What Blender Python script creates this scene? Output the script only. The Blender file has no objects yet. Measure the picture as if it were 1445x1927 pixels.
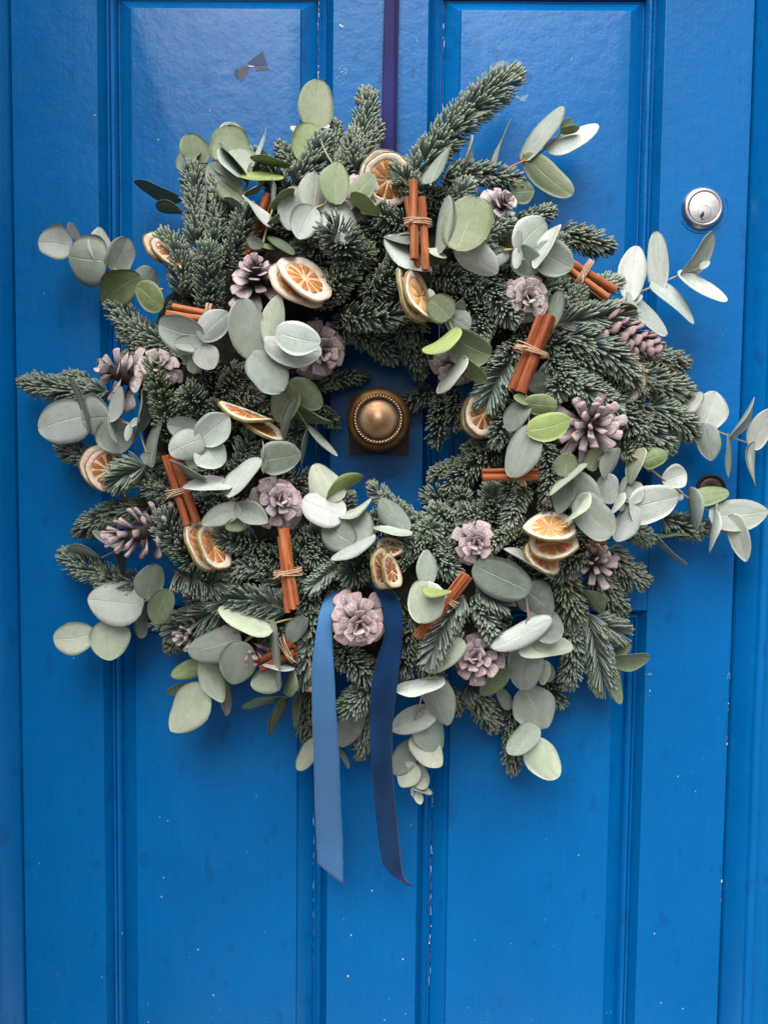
import bpy, math, random
import numpy as np
from mathutils import Vector, Matrix
random.seed(7)
rng = np.random.default_rng(11)
R_ = math.radians

# ------------------------------------------------------------------ camera, sky, sun, exposure
D, H, FPX = 0.88, 1.25, 1450.0            # metres from door, lens height, focal length in photo pixels
scene = bpy.context.scene
C = scene.collection
cam_data = bpy.data.cameras.new('camera')
cam = bpy.data.objects.new('camera', cam_data)
C.objects.link(cam)
CAMROT = Matrix.Rotation(R_(0.474), 3, 'Z') @ Matrix.Rotation(R_(90 - 3.265), 3, 'X') @ Matrix.Rotation(R_(0.6355), 3, 'Z')
cam.matrix_world = Matrix.Translation((0, -D, H)) @ CAMROT.to_4x4()
cam_data.sensor_fit = 'VERTICAL'
cam_data.sensor_height = 36.0
cam_data.lens = FPX / 1927.0 * 36.0
cam_data.clip_start = 0.02
cam_data.clip_end = 200.0
scene.camera = cam

SUN_EL, SUN_AZ = R_(56), R_(-13)           # azimuth east of straight out from the door
world = bpy.data.worlds.new('World')
scene.world = world
world.use_nodes = True
wn = world.node_tree
wn.nodes.clear()
sky = wn.nodes.new('ShaderNodeTexSky')
sky.sky_type = 'NISHITA'
sky.sun_disc = False
sky.sun_elevation = SUN_EL
sky.sun_rotation = math.pi - SUN_AZ
sky.dust_density = 4.0
sky.air_density = 1.0
hs = wn.nodes.new('ShaderNodeHueSaturation')
hs.inputs['Saturation'].default_value = 0.22   # overcast: the blue is veiled evenly
bg = wn.nodes.new('ShaderNodeBackground')
bg.inputs['Strength'].default_value = 0.045
wo = wn.nodes.new('ShaderNodeOutputWorld')
wn.links.new(sky.outputs[0], hs.inputs['Color'])
wn.links.new(hs.outputs[0], bg.inputs['Color'])
wn.links.new(bg.outputs[0], wo.inputs['Surface'])

sd = bpy.data.lights.new('sun', 'SUN')
sd.energy = 1.5
sd.angle = R_(56)
sd.color = (1.0, 0.965, 0.92)
sun = bpy.data.objects.new('sun', sd)
C.objects.link(sun)
sdir = Vector((math.sin(SUN_AZ) * math.cos(SUN_EL), -math.cos(SUN_AZ) * math.cos(SUN_EL), math.sin(SUN_EL)))
sun.rotation_euler = sdir.to_track_quat('Z', 'Y').to_euler()
sun.location = sdir * 5

scene.view_settings.view_transform = 'Standard'
scene.view_settings.look = 'None'
scene.view_settings.exposure = 1.74
scene.view_settings.gamma = 1.0
scene.render.engine = 'CYCLES'

# ------------------------------------------------------------------ helpers
def P(px, py, d):
    """the point d metres in front of the door's face that the photograph shows at (px, py)"""
    v = CAMROT @ Vector((px - 722.5, 963.5 - py, -FPX))
    t = (D - d) / v.y
    return Vector((v.x * t, -d, H + v.z * t))

def S(d):
    return (D - d) / FPX                   # metres per photo pixel at that depth

CX, CY = 712, 790
def surf(px, py):
    r = math.hypot(px - CX, (py - CY) * 0.98)
    q = 1 - ((r - 330) / 225.0) ** 2
    return 0.026 + 0.090 * math.sqrt(q) if q > 0 else 0.026 - 0.006 * min(1.0, max(0.0, (r - 555) / 100.0))

def tag(o, label, cat, group=None, kind=None):
    o['label'] = label
    o['category'] = cat
    if group: o['group'] = group
    if kind: o['kind'] = kind
    return o

def link(name, me, parent=None, mat=None, mw=None):
    o = bpy.data.objects.new(name, me)
    C.objects.link(o)
    if mat is not None and me is not None and not me.materials:
        me.materials.append(mat)
    if parent is not None:
        o.parent = parent
    if mw is not None:
        o.matrix_basis = mw
    return o

def empty(name, loc):
    o = bpy.data.objects.new(name, None)
    o.empty_display_size = 0.02
    o.location = loc
    C.objects.link(o)
    return o

def mesh_np(name, verts, quads=None, tris=None, uv=None, smooth=True):
    me = bpy.data.meshes.new(name)
    verts = np.asarray(verts, dtype=np.float32)
    parts, starts, tot = [], [], 0
    for f, k in ((quads, 4), (tris, 3)):
        if f is not None and len(f):
            f = np.asarray(f, dtype=np.int32)
            parts.append(f.reshape(-1))
            starts.append(tot + np.arange(len(f), dtype=np.int32) * k)
            tot += f.size
    loops = np.concatenate(parts)
    st = np.concatenate(starts)
    me.vertices.add(len(verts))
    me.vertices.foreach_set('co', verts.reshape(-1))
    me.loops.add(len(loops))
    me.loops.foreach_set('vertex_index', loops)
    me.polygons.add(len(st))
    me.polygons.foreach_set('loop_start', st)
    if uv is not None:
        l = me.uv_layers.new(name='UVMap')
        l.data.foreach_set('uv', np.asarray(uv, dtype=np.float32)[loops].reshape(-1))
    me.update(calc_edges=True)
    me.validate()
    me.polygons.foreach_set('use_smooth', np.full(len(st), smooth))
    return me

def mesh_py(name, verts, faces, smooth=False, uv=None):
    me = bpy.data.meshes.new(name)
    me.from_pydata([tuple(v) for v in verts], [], faces)
    if uv is not None:
        l = me.uv_layers.new(name='UVMap')
        for lp in me.loops:
            l.data[lp.index].uv = uv[lp.vertex_index]
    me.update()
    if smooth:
        me.polygons.foreach_set('use_smooth', np.full(len(me.polygons), True))
    return me

def grid_rings(nr, nc, closed=True, off=0):
    q = []
    for i in range(nr - 1):
        for j in range(nc if closed else nc - 1):
            a, b = i * nc + j, i * nc + (j + 1) % nc
            q.append((off + a, off + b, off + b + nc, off + a + nc))
    return q

def tube(name, pts, radii, seg=7, cap=True):
    pts = [Vector(p) for p in pts]
    n = len(pts)
    vs, uv = [], []
    up = Vector((0.13, -0.9, 0.31)).normalized()
    for i, p in enumerate(pts):
        t = (pts[min(i + 1, n - 1)] - pts[max(i - 1, 0)]).normalized()
        a = t.cross(up)
        if a.length < 1e-3: a = t.cross(Vector((1, 0, 0)))
        a.normalize()
        b = t.cross(a)
        r = radii[i] if hasattr(radii, '__len__') else radii
        for k in range(seg):
            th = 2 * math.pi * k / seg
            vs.append(p + a * (r * math.cos(th)) + b * (r * math.sin(th)))
            uv.append((k / seg, i / max(1, n - 1)))
    f = grid_rings(n, seg)
    if cap:
        f.append(tuple(range(seg))[::-1])
        f.append(tuple((n - 1) * seg + k for k in range(seg)))
    return mesh_py(name, vs, f, True, uv)

def smooth_path(pts, n):
    """Catmull-Rom through the points"""
    pts = [Vector(p) for p in pts]
    if len(pts) == 2:
        return [pts[0].lerp(pts[1], i / (n - 1)) for i in range(n)]
    q = [pts[0] * 2 - pts[1]] + pts + [pts[-1] * 2 - pts[-2]]
    out = []
    m = len(pts) - 1
    for i in range(n):
        x = i / (n - 1) * m
        k = min(int(x), m - 1)
        t = x - k
        a, b, c, d = q[k], q[k + 1], q[k + 2], q[k + 3]
        out.append(0.5 * ((2 * b) + (c - a) * t + (2 * a - 5 * b + 4 * c - d) * t * t + (3 * b - a - 3 * c + d) * t ** 3))
    return out

def box_mesh(name, x0, x1, y0, y1, z0, z1, bev=0.0008):
    import bmesh
    bm = bmesh.new()
    bmesh.ops.create_cube(bm, size=1)
    for v in bm.verts:
        v.co = Vector((x0 + (v.co.x + .5) * (x1 - x0), y0 + (v.co.y + .5) * (y1 - y0), z0 + (v.co.z + .5) * (z1 - z0)))
    if bev:
        bmesh.ops.bevel(bm, geom=list(bm.edges), offset=bev, segments=2, affect='EDGES', profile=0.5)
    me = bpy.data.meshes.new(name)
    bm.to_mesh(me); bm.free()
    return me

def lathe(name, prof, seg=64, wob=0.0):
    """prof: (radius, out) pairs, out towards -y"""
    vs, uv = [], []
    for i, (r, o) in enumerate(prof):
        for k in range(seg):
            th = 2 * math.pi * k / seg
            vs.append((r * math.cos(th), -o, r * math.sin(th)))
            uv.append((k / seg, i / len(prof)))
    f = [q for q in grid_rings(len(prof), seg)]
    f.append(tuple((len(prof) - 1) * seg + k for k in range(seg)))
    return mesh_py(name, vs, f, True, uv)

# ------------------------------------------------------------------ materials
class NT:
    def __init__(s, name):
        s.m = bpy.data.materials.new(name)
        s.m.use_nodes = True
        s.t = s.m.node_tree
        s.b = s.t.nodes['Principled BSDF']
    def n(s, kind, **kw):
        o = s.t.nodes.new('ShaderNode' + kind)
        for k, v in kw.items(): setattr(o, k, v)
        return o
    def l(s, a, b): s.t.links.new(a, b)
    def set(s, sock, v):
        if hasattr(v, 'is_output') or isinstance(v, bpy.types.NodeSocket): s.l(v, sock)
        else: sock.default_value = v if not isinstance(v, tuple) or len(v) != 3 else (*v, 1) if sock.type == 'RGBA' else v
    def coord(s, kind='Object', scale=(1, 1, 1), rot=(0, 0, 0)):
        if kind == 'World': src = s.n('NewGeometry').outputs['Position']
        else: src = s.n('TexCoord').outputs[kind]
        mp = s.n('Mapping')
        mp.inputs['Scale'].default_value = scale
        mp.inputs['Rotation'].default_value = rot
        s.l(src, mp.inputs['Vector'])
        return mp.outputs[0]
    def noise(s, co, scale, detail=3, rough=0.55, dist=0.0, dim='3D', w=None):
        o = s.n('TexNoise')
        if w is not None: o.noise_dimensions = '4D'; s.set(o.inputs['W'], w)
        s.l(co, o.inputs['Vector'])
        o.inputs['Scale'].default_value = scale
        o.inputs['Detail'].default_value = detail
        o.inputs['Roughness'].default_value = rough
        o.inputs['Distortion'].default_value = dist
        return o.outputs['Fac']
    def ramp(s, f, stops, interp='LINEAR'):
        o = s.n('ValToRGB')
        o.color_ramp.interpolation = interp
        e = o.color_ramp.elements
        while len(e) < len(stops): e.new(0.5)
        for k, (p, c) in enumerate(stops):
            e[k].position = p
            e[k].color = (c, c, c, 1) if not isinstance(c, tuple) else (*c, 1)
        s.l(f, o.inputs[0])
        return o.outputs[0]
    def mix(s, f, a, b, mode='MIX'):
        o = s.n('Mix', data_type='RGBA', blend_type=mode)
        s.set(o.inputs[0], f); s.set(o.inputs[6], a); s.set(o.inputs[7], b)
        return o.outputs[2]
    def math(s, op, a, b=0.0, c=0.0):
        o = s.n('Math', operation=op)
        s.set(o.inputs[0], a); s.set(o.inputs[1], b); s.set(o.inputs[2], c)
        return o.outputs[0]
    def bump(s, h, strength=0.3, dist=0.001, normal=None):
        o = s.n('Bump')
        o.inputs['Strength'].default_value = strength
        o.inputs['Distance'].default_value = dist
        s.l(h, o.inputs['Height'])
        if normal is not None: s.l(normal, o.inputs['Normal'])
        return o.outputs[0]
    def out(s, color=None, rough=None, normal=None, **kw):
        if color is not None: s.set(s.b.inputs['Base Color'], color)
        if rough is not None: s.set(s.b.inputs['Roughness'], rough)
        if normal is not None: s.l(normal, s.b.inputs['Normal'])
        for k, v in kw.items(): s.set(s.b.inputs[k.replace('_', ' ')], v)
        return s.m

def uvsep(t):
    sp = t.n('SeparateXYZ')
    t.l(t.n('TexCoord').outputs['UV'], sp.inputs[0])
    return sp.outputs[0], sp.outputs[1]

def paint_material():
    t = NT('blue_paint')
    co = t.coord('World')
    big = t.noise(co, 5.0, 4)
    c = t.mix(t.ramp(big, [(0.3, 0.0), (0.7, 1.0)]), (0.0003, 0.108, 0.335), (0.0005, 0.134, 0.410))
    grain = t.noise(t.coord('World', (300, 300, 11)), 1.0, 3)
    c = t.mix(t.ramp(grain, [(0.35, 0.0), (0.75, 0.35)]), c, (0.0003, 0.086, 0.27))
    # dull smudges where something was stuck and rubbed off
    sm = t.noise(t.coord('World', (60, 60, 30)), 1.0, 1.5, 0.4)
    c = t.mix(t.ramp(sm, [(0.67, 0.0), (0.71, 0.36)]), c, (0.003, 0.062, 0.20))
    # pale rubbed bloom
    sc = t.noise(co, 22.0, 5, 0.65)
    c = t.mix(t.ramp(sc, [(0.60, 0.0), (0.80, 0.10)]), c, (0.04, 0.16, 0.40))
    peel = t.noise(co, 240.0, 3, 0.6)
    peel2 = t.noise(co, 75.0, 2, 0.5)
    nb = t.bump(peel, 0.36, 0.0006)
    nb = t.bump(peel2, 0.30, 0.0016, nb)
    nb = t.bump(grain, 0.16, 0.0006, nb)
    r = t.ramp(t.noise(co, 30.0, 3), [(0.3, 0.23), (0.7, 0.33)])
    return t.out(c, r, nb, Specular_IOR_Level=0.25)

def leaf_material():
    t = NT('eucalyptus_leaf')
    u, v = uvsep(t)
    oi = t.n('ObjectInfo')
    col, rnd = oi.outputs['Color'], oi.outputs['Random']
    co = t.coord('UV')
    blot = t.noise(co, 5.0, 5, 0.65, w=t.math('MULTIPLY', rnd, 40.0))
    fine = t.noise(co, 28.0, 4, 0.7, w=t.math('MULTIPLY', rnd, 20.0))
    c = t.mix(t.ramp(blot, [(0.32, 0.0), (0.72, 0.75)]), col, t.mix(0.35, col, (0.66, 0.67, 0.64)))
    c = t.mix(t.ramp(fine, [(0.40, 0.0), (0.72, 0.65)]), c, t.mix(0.5, col, (0.12, 0.17, 0.08)))
    a = t.math('ABSOLUTE', t.math('SUBTRACT', u, 0.5))
    # side veins sweeping from the midrib
    ph = t.math('SUBTRACT', t.math('MULTIPLY', v, 62.0), t.math('MULTIPLY', a, 70.0))
    ph = t.math('ADD', ph, t.math('MULTIPLY', t.noise(co, 4.0, 3), 12.0))
    vein = t.math('POWER', t.math('ABSOLUTE', t.math('SINE', t.math('MULTIPLY', ph, 0.5))), 16.0)
    net = t.noise(t.coord('UV', (9, 9, 1)), 6.0, 2, 0.5, 1.2)
    vein = t.math('MULTIPLY', vein, t.ramp(net, [(0.35, 0.0), (0.62, 1.0)]))
    pale = t.mix(0.5, col, (0.80, 0.82, 0.70))
    c = t.mix(t.math('MULTIPLY', vein, 0.10), c, pale)
    mid = t.ramp(a, [(0.004, 1.0), (0.022, 0.0)])
    c = t.mix(t.math('MULTIPLY', mid, t.ramp(v, [(0.0, 0.80), (1.0, 0.15)])), c, pale)
    edge = t.ramp(a, [(0.472, 0.0), (0.498, 0.25)])
    c = t.mix(edge, c, t.mix(0.45, col, (0.55, 0.50, 0.34)))
    spots = t.noise(co, 17.0, 2, 0.5, w=t.math('MULTIPLY', rnd, 90.0))
    c = t.mix(t.ramp(spots, [(0.735, 0.0), (0.765, 0.55)]), c, (0.13, 0.10, 0.05))
    bloom = t.noise(co, 2.6, 6, 0.72, 0.8, w=t.math('MULTIPLY', rnd, 70.0))
    c = t.mix(t.ramp(bloom, [(0.46, 0.0), (0.70, 0.60)]), c, t.mix(0.60, col, (0.12, 0.19, 0.08)))
    h = t.math('ADD', t.math('MULTIPLY', vein, 0.25), t.math('MULTIPLY', fine, 0.5))
    h = t.math('SUBTRACT', h, t.math('MULTIPLY', mid, 1.2))
    return t.out(c, t.ramp(blot, [(0.3, 0.48), (0.7, 0.62)]), t.bump(h, 0.5, 0.0008), Specular_IOR_Level=0.45)

def stem_material():
    t = NT('twig_bark')
    oi = t.n('ObjectInfo')
    c = t.mix(t.ramp(t.noise(t.coord('Object'), 160.0, 3), [(0.3, 0.0), (0.7, 0.6)]), oi.outputs['Color'], t.mix(0.5, oi.outputs['Color'], (0.10, 0.05, 0.03)))
    return t.out(c, 0.55)

def needle_material():
    t = NT('fir_needle')
    u, v = uvsep(t)
    oi = t.n('ObjectInfo')
    base = oi.outputs['Color']
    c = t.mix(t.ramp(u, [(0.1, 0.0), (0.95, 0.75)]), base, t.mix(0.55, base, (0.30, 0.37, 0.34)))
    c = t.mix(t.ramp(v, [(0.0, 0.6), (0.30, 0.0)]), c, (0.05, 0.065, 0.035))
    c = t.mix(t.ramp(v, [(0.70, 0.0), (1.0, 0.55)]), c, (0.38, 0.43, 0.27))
    return t.out(c, 0.45, Specular_IOR_Level=0.5)

def moss_material():
    t = NT('moss_and_wire')
    c = t.ramp(t.noise(t.coord('Object'), 120.0, 4), [(0.3, (0.010, 0.013, 0.008)), (0.7, (0.035, 0.04, 0.022))])
    return t.out(c, 0.95, t.bump(t.noise(t.coord('Object'), 90.0, 4), 1.0, 0.004))

def cone_material():
    t = NT('frosted_cone_scale')
    u, v = uvsep(t)
    oi = t.n('ObjectInfo')
    co = t.coord('UV', (9, 1.6, 1))
    st = t.noise(co, 3.0, 4, 0.7, w=t.math('MULTIPLY', oi.outputs['Random'], 30.0))
    fl = t.noise(t.coord('UV', (4, 4, 1)), 2.4, 5, 0.7, w=t.math('MULTIPLY', oi.outputs['Random'], 50.0))
    frost = t.mix(t.ramp(st, [(0.35, 0.0), (0.72, 1.0)]), (0.34, 0.285, 0.295), (0.92, 0.87, 0.885))
    c = t.mix(t.ramp(v, [(0.28, 0.0), (0.72, 1.0)]), (0.050, 0.032, 0.030), frost)
    c = t.mix(t.math('MULTIPLY', t.ramp(v, [(0.78, 0.0), (0.97, 0.85)]), t.ramp(fl, [(0.35, 0.2), (0.6, 1.0)])), c, (0.62, 0.45, 0.37))
    c = t.mix(t.ramp(fl, [(0.62, 0.0), (0.74, 0.55)]), c, (0.085, 0.05, 0.045))
    c = t.mix(1.0, c, oi.outputs['Color'], 'MULTIPLY')
    return t.out(c, 0.72, t.bump(t.math('ADD', st, t.math('MULTIPLY', fl, 0.8)), 0.9, 0.0016))

def core_material():
    t = NT('cone_core')
    return t.out((0.035, 0.022, 0.02), 0.9)

def bark_material():
    t = NT('cinnamon_bark')
    oi = t.n('ObjectInfo')
    st = t.noise(t.coord('Object', (260, 260, 16)), 1.0, 4, 0.65, w=t.math('MULTIPLY', oi.outputs['Random'], 30.0))
    bl = t.noise(t.coord('Object'), 70.0, 4, 0.6, w=t.math('MULTIPLY', oi.outputs['Random'], 9.0))
    c = t.ramp(st, [(0.30, (0.15, 0.046, 0.020)), (0.5, (0.36, 0.108, 0.040)), (0.72, (0.55, 0.235, 0.115))])
    c = t.mix(t.ramp(bl, [(0.55, 0.0), (0.78, 0.55)]), c, (0.15, 0.042, 0.02))
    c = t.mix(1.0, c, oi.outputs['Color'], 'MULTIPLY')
    return t.out(c, 0.78, t.bump(t.math('ADD', st, t.math('MULTIPLY', bl, 0.6)), 0.7, 0.0012), Specular_IOR_Level=0.25)

def raffia_material():
    t = NT('raffia')
    st = t.noise(t.coord('UV', (1, 26, 1)), 2.0, 3)
    return t.out(t.ramp(st, [(0.3, (0.34, 0.20, 0.12)), (0.7, (0.66, 0.45, 0.30))]), 0.8)

def rind_material():
    t = NT('dried_rind')
    n = t.noise(t.coord('Object'), 160.0, 4)
    c = t.ramp(n, [(0.3, (0.13, 0.090, 0.028)), (0.6, (0.28, 0.22, 0.075)), (0.8, (0.45, 0.34, 0.17))])
    c = t.mix(t.n('ObjectInfo').outputs['Alpha'], (0.74, 0.58, 0.45), c)
    return t.out(c, 0.6, t.bump(n, 0.8, 0.001))

def pith_material():
    t = NT('dried_pith')
    n = t.noise(t.coord('Object'), 130.0, 5, 0.65)
    c = t.ramp(n, [(0.25, (0.56, 0.42, 0.31)), (0.5, (0.80, 0.68, 0.57)), (0.8, (0.90, 0.82, 0.73))])
    c = t.mix(1.0, c, t.n('ObjectInfo').outputs['Color'], 'MULTIPLY')
    return t.out(c, 0.85, t.bump(n, 0.8, 0.0014))

def flesh_material():
    t = NT('dried_flesh')
    oi = t.n('ObjectInfo')
    u, v = uvsep(t)
    fib = t.noise(t.coord('UV', (14, 2.5, 1)), 2.0, 4, 0.6, w=t.math('MULTIPLY', oi.outputs['Random'], 30.0))
    c = t.mix(t.ramp(fib, [(0.40, 0.0), (0.76, 0.6)]), oi.outputs['Color'], t.mix(0.5, oi.outputs['Color'], (0.85, 0.62, 0.38)))
    c = t.mix(t.ramp(v, [(0.0, 0.35), (0.30, 0.0)]), c, (0.80, 0.55, 0.30))
    return t.out(c, 0.42, t.bump(fib, 0.9, 0.0014), Specular_IOR_Level=0.5)

def velvet_material(name, c0, c1):
    t = NT(name)
    n = t.noise(t.coord('Object'), 900.0, 2)
    m = t.noise(t.coord('Object', (1, 1, 0.5)), 20.0, 3)
    c = t.mix(t.ramp(m, [(0.3, 0.0), (0.75, 1.0)]), c0, c1)
    c = t.mix(t.ramp(n, [(0.3, 0.0), (0.7, 0.45)]), c, t.mix(0.5, c0, (0.004, 0.01, 0.04)))
    return t.out(c, 0.9, t.bump(n, 0.6, 0.0005), Sheen_Weight=0.18, Sheen_Roughness=0.4, Specular_IOR_Level=0.1)

def grosgrain_material():
    t = NT('grosgrain')
    w = t.n('TexWave', wave_type='BANDS', bands_direction='Z')
    t.l(t.coord('World'), w.inputs[0])
    w.inputs['Scale'].default_value = 330.0
    w.inputs['Distortion'].default_value = 0.6
    n = t.noise(t.coord('World'), 16.0, 3)
    c = t.mix(t.ramp(n, [(0.3, 0.0), (0.7, 1.0)]), (0.015, 0.015, 0.105), (0.024, 0.022, 0.150))
    return t.out(c, 0.55, t.bump(w.outputs['Fac'], 0.8, 0.0007), Specular_IOR_Level=0.2)

def brass_material(name, c0, c1, r0, r1, metallic=1.0):
    t = NT(name)
    n = t.noise(t.coord('Object'), 55.0, 5, 0.65)
    n2 = t.noise(t.coord('Object'), 260.0, 3)
    c = t.mix(t.ramp(n, [(0.3, 0.0), (0.72, 1.0)]), c0, c1)
    pt = t.noise(t.coord('Object'), 120.0, 4, 0.7)
    c = t.mix(t.ramp(pt, [(0.52, 0.0), (0.74, 0.35)]), c, tuple(x * .42 for x in c0))
    sp = t.noise(t.coord('Object'), 420.0, 1.5, 0.4)
    c = t.mix(t.ramp(sp, [(0.73, 0.0), (0.76, 0.7)]), c, (0.62, 0.52, 0.38))
    return t.out(c, t.math('ADD', t.ramp(n, [(0.3, r0), (0.7, r1)]), t.math('MULTIPLY', pt, 0.12)), t.bump(n2, 0.16, 0.0006), Metallic=metallic)

def plain(name, col, rough=0.6, metallic=0.0, var=0.25, scale=80.0):
    t = NT(name)
    n = t.noise(t.coord('Object'), scale, 4)
    dark = tuple(x * (1 - var) for x in col)
    return t.out(t.mix(n, dark, col), rough, Metallic=metallic)

MAT = dict(paint=paint_material(), leaf=leaf_material(), stem=stem_material(), needle=needle_material(), moss=moss_material(),
           cone=cone_material(), core=core_material(), bark=bark_material(), raffia=raffia_material(), rind=rind_material(),
           pith=pith_material(), flesh=flesh_material(),
           lit_velvet=velvet_material('lit_nap_velvet', (0.065, 0.185, 0.40), (0.085, 0.23, 0.48)),  # same velvet; the lit look of its nap is put into a paler colour
           dark_velvet=velvet_material('navy_velvet', (0.004, 0.026, 0.085), (0.012, 0.072, 0.205)),
           grosgrain=grosgrain_material(),
           brass=brass_material('aged_brass', (0.19, 0.10, 0.038), (0.34, 0.20, 0.08), 0.40, 0.54, 0.9),
           dome=brass_material('worn_brass', (0.36, 0.21, 0.115), (0.52, 0.34, 0.20), 0.42, 0.54, 0.88),
           gold=brass_material('polished_brass', (0.72, 0.52, 0.30), (0.85, 0.66, 0.42), 0.24, 0.34),
           bronze=plain('dark_bronze', (0.045, 0.036, 0.032), 0.38, 0.7),
           steel=brass_material('brushed_steel', (0.66, 0.62, 0.64), (0.80, 0.76, 0.79), 0.34, 0.46, 0.7),
           chrome=brass_material('worn_chrome', (0.46, 0.43, 0.43), (0.62, 0.59, 0.60), 0.20, 0.32),
           groove=plain('dark_knob_groove', (0.055, 0.045, 0.05), 0.6, 0.3),  # dark purple-grey for the knob's ring between rope and dome
           black=plain('black_void', (0.006, 0.006, 0.006), 0.7),
           brownplate=plain('brown_plate', (0.09, 0.045, 0.05), 0.4),
           palefleck=plain('pale_blue_fleck', (0.16, 0.36, 0.62), 0.7),
           white=plain('white_undercoat', (0.72, 0.70, 0.66), 0.8),
           greychip=plain('grey_primer', (0.15, 0.15, 0.185), 0.85, 0, 0.6, 500.0),
           oldblue=plain('old_blue_coat', (0.001, 0.045, 0.135), 0.6),
           brown=plain('bare_wood', (0.16, 0.085, 0.06), 0.8),
           render=plain('shade_wall_grey', (0.075, 0.075, 0.075), 0.9, 0, 0.3, 9.0),
           stone=plain('paving_stone', (0.07, 0.068, 0.065), 0.9, 0, 0.35, 6.0),
           step=plain('bounce_step_stone', (0.66, 0.64, 0.60), 0.85, 0, 0.2, 14.0))
# ------------------------------------------------------------------ ground, door frame, door
g = link('ground', mesh_py('ground', [(-12, -14, 0), (12, -14, 0), (12, 0.4, 0), (-12, 0.4, 0)], [(0, 1, 2, 3)]), None, MAT['stone'])  # unseen ground sheet, added for the light it bounces
g['kind'] = 'structure'
g['label'] = 'unseen grey paving added below the blue door for bounced light'

XL, XR = -0.4266, 0.3936
shade_wall = tag(empty('added_shade_wall', (-0.62, 0, 0)), 'unseen wall added beside the frame on the hinge side to shade the door', 'wall')  # unseen wall, added to darken the door towards its left edge
shade_wall['kind'] = 'structure'
link('wall_face', box_mesh('wall_face', -0.08, 0.08, -0.70, 0.08, 0.12, 2.6, 0.004), shade_wall, MAT['render'])
link('plinth', box_mesh('plinth', -0.095, 0.09, -0.715, 0.08, 0.0, 0.118, 0.006), shade_wall, MAT['render'])
ZB, ZT = 0.03, 2.02
st_ = link('added_bounce_step', box_mesh('added_bounce_step', -0.52, 0.62, -0.62, 0.06, 0.0, 0.022, 0.006), None, MAT['step'])  # unseen step, added to bounce light onto the lower door
tag(st_, 'unseen pale step added under the blue door to bounce light', 'added_bounce_step', None, 'structure')
frame = tag(empty('doorcase', (0, 0, 0)), 'blue painted timber frame with rounded edge bead around the door', 'doorcase')
frame['kind'] = 'thing'
JP = [(0.002, -0.05), (0.002, 0.001), (0.003, 0.003), (0.0105, 0.0150), (0.0165, 0.0212), (0.0172, 0.0218), (0.0178, 0.0244), (0.0200, 0.0268), (0.0235, 0.0275), (0.0266, 0.0262),
      (0.0284, 0.0228), (0.0292, 0.0196), (0.0310, 0.0186), (0.075, 0.0186), (0.076, 0.0182), (0.076, -0.05)]
for edge, sg in ((XL, -1), (XR, 1)):
    vs, nz = [], 60
    for k in range(nz):
        z = ZB - 0.03 + (ZT + 0.002 - ZB + 0.03) * k / (nz - 1)
        wv = 0.0004 * math.sin(z * 9 + edge * 7) + 0.0003 * math.sin(z * 31)
        for ox, d in JP:
            vs.append((edge + sg * (ox + (wv if 0.012 < ox < 0.05 else 0)), -d, z))
    n = len(JP)
    f = grid_rings(nz, n, True)
    if sg > 0: f = [q[::-1] for q in f]
    f += [tuple(range(n)), tuple(range((nz - 1) * n, nz * n))]
    me = mesh_py('jamb', vs, f, True)
    o = link('jamb', me, frame, MAT['paint'])
    md = o.modifiers.new('edge', 'EDGE_SPLIT'); md.split_angle = R_(40)
link('head', box_mesh('head', XL - 0.076, XR + 0.076, -0.019, 0.05, ZT + 0.003, ZT + 0.09), frame, MAT['paint'])

door = tag(empty('door', (-0.0165, 0, ZB)), 'blue painted panelled front door carrying the wreath', 'door', None, 'thing')
ORG = Vector((-0.0165, 0, ZB))
def dpart(name, me, mat, parent=None, mw=None):
    """a part of the door: its mesh is in world coordinates"""
    me.transform(Matrix.Translation(-ORG))
    return link(name, me, parent or door, mat, mw)

X1, X2, X3, X4 = -0.3308, -0.0695, 0.0359, 0.2957
ZU0, ZU1, ZL0, ZL1 = H - 0.0816, H + 0.5432, 0.22, H - 0.1600
G = 0.00015
dpart('stile', box_mesh('stile', XL, X1, 0, 0.044, ZB, ZT, 0.0007), MAT['paint'])
dpart('stile', box_mesh('stile', X4, XR, 0, 0.044, ZB, ZT, 0.0012), MAT['paint'])
for z0, z1 in ((ZB, ZL0), (ZL1, ZU0), (ZU1, ZT)):
    dpart('rail', box_mesh('rail', X1 + G, X4 - G, 0, 0.0435, z0, z1, 0.0005), MAT['paint'])
for z0, z1 in ((ZL0 + G, ZL1 - G), (ZU0 + G, ZU1 - G)):
    dpart('muntin', box_mesh('muntin', X2, X3, 0, 0.043, z0, z1, 0.0007), MAT['paint'])
MP = [(0.0, -0.0006), (0.0012, -0.0022), (0.0056, -0.0085), (0.0062, -0.0086), (0.0068, -0.0066), (0.0082, -0.0052), (0.0096, -0.0060), (0.0104, -0.0088), (0.0134, -0.0098),
      (0.0142, -0.0082), (0.0156, -0.0076), (0.0168, -0.0088), (0.0174, -0.0122), (0.0180, -0.0126)]
PP = [(0.0181, -0.0126), (0.0190, -0.0121), (0.0356, -0.0064), (0.0359, -0.0040), (0.0366, -0.0032), (0.0385, -0.0030)]
MP = [(i, d * 1.55) for i, d in MP]
PP = [(i, d if i > 0.0358 else d * (1.55 - 0.45 * (i - 0.018) / 0.018)) for i, d in PP]
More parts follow.
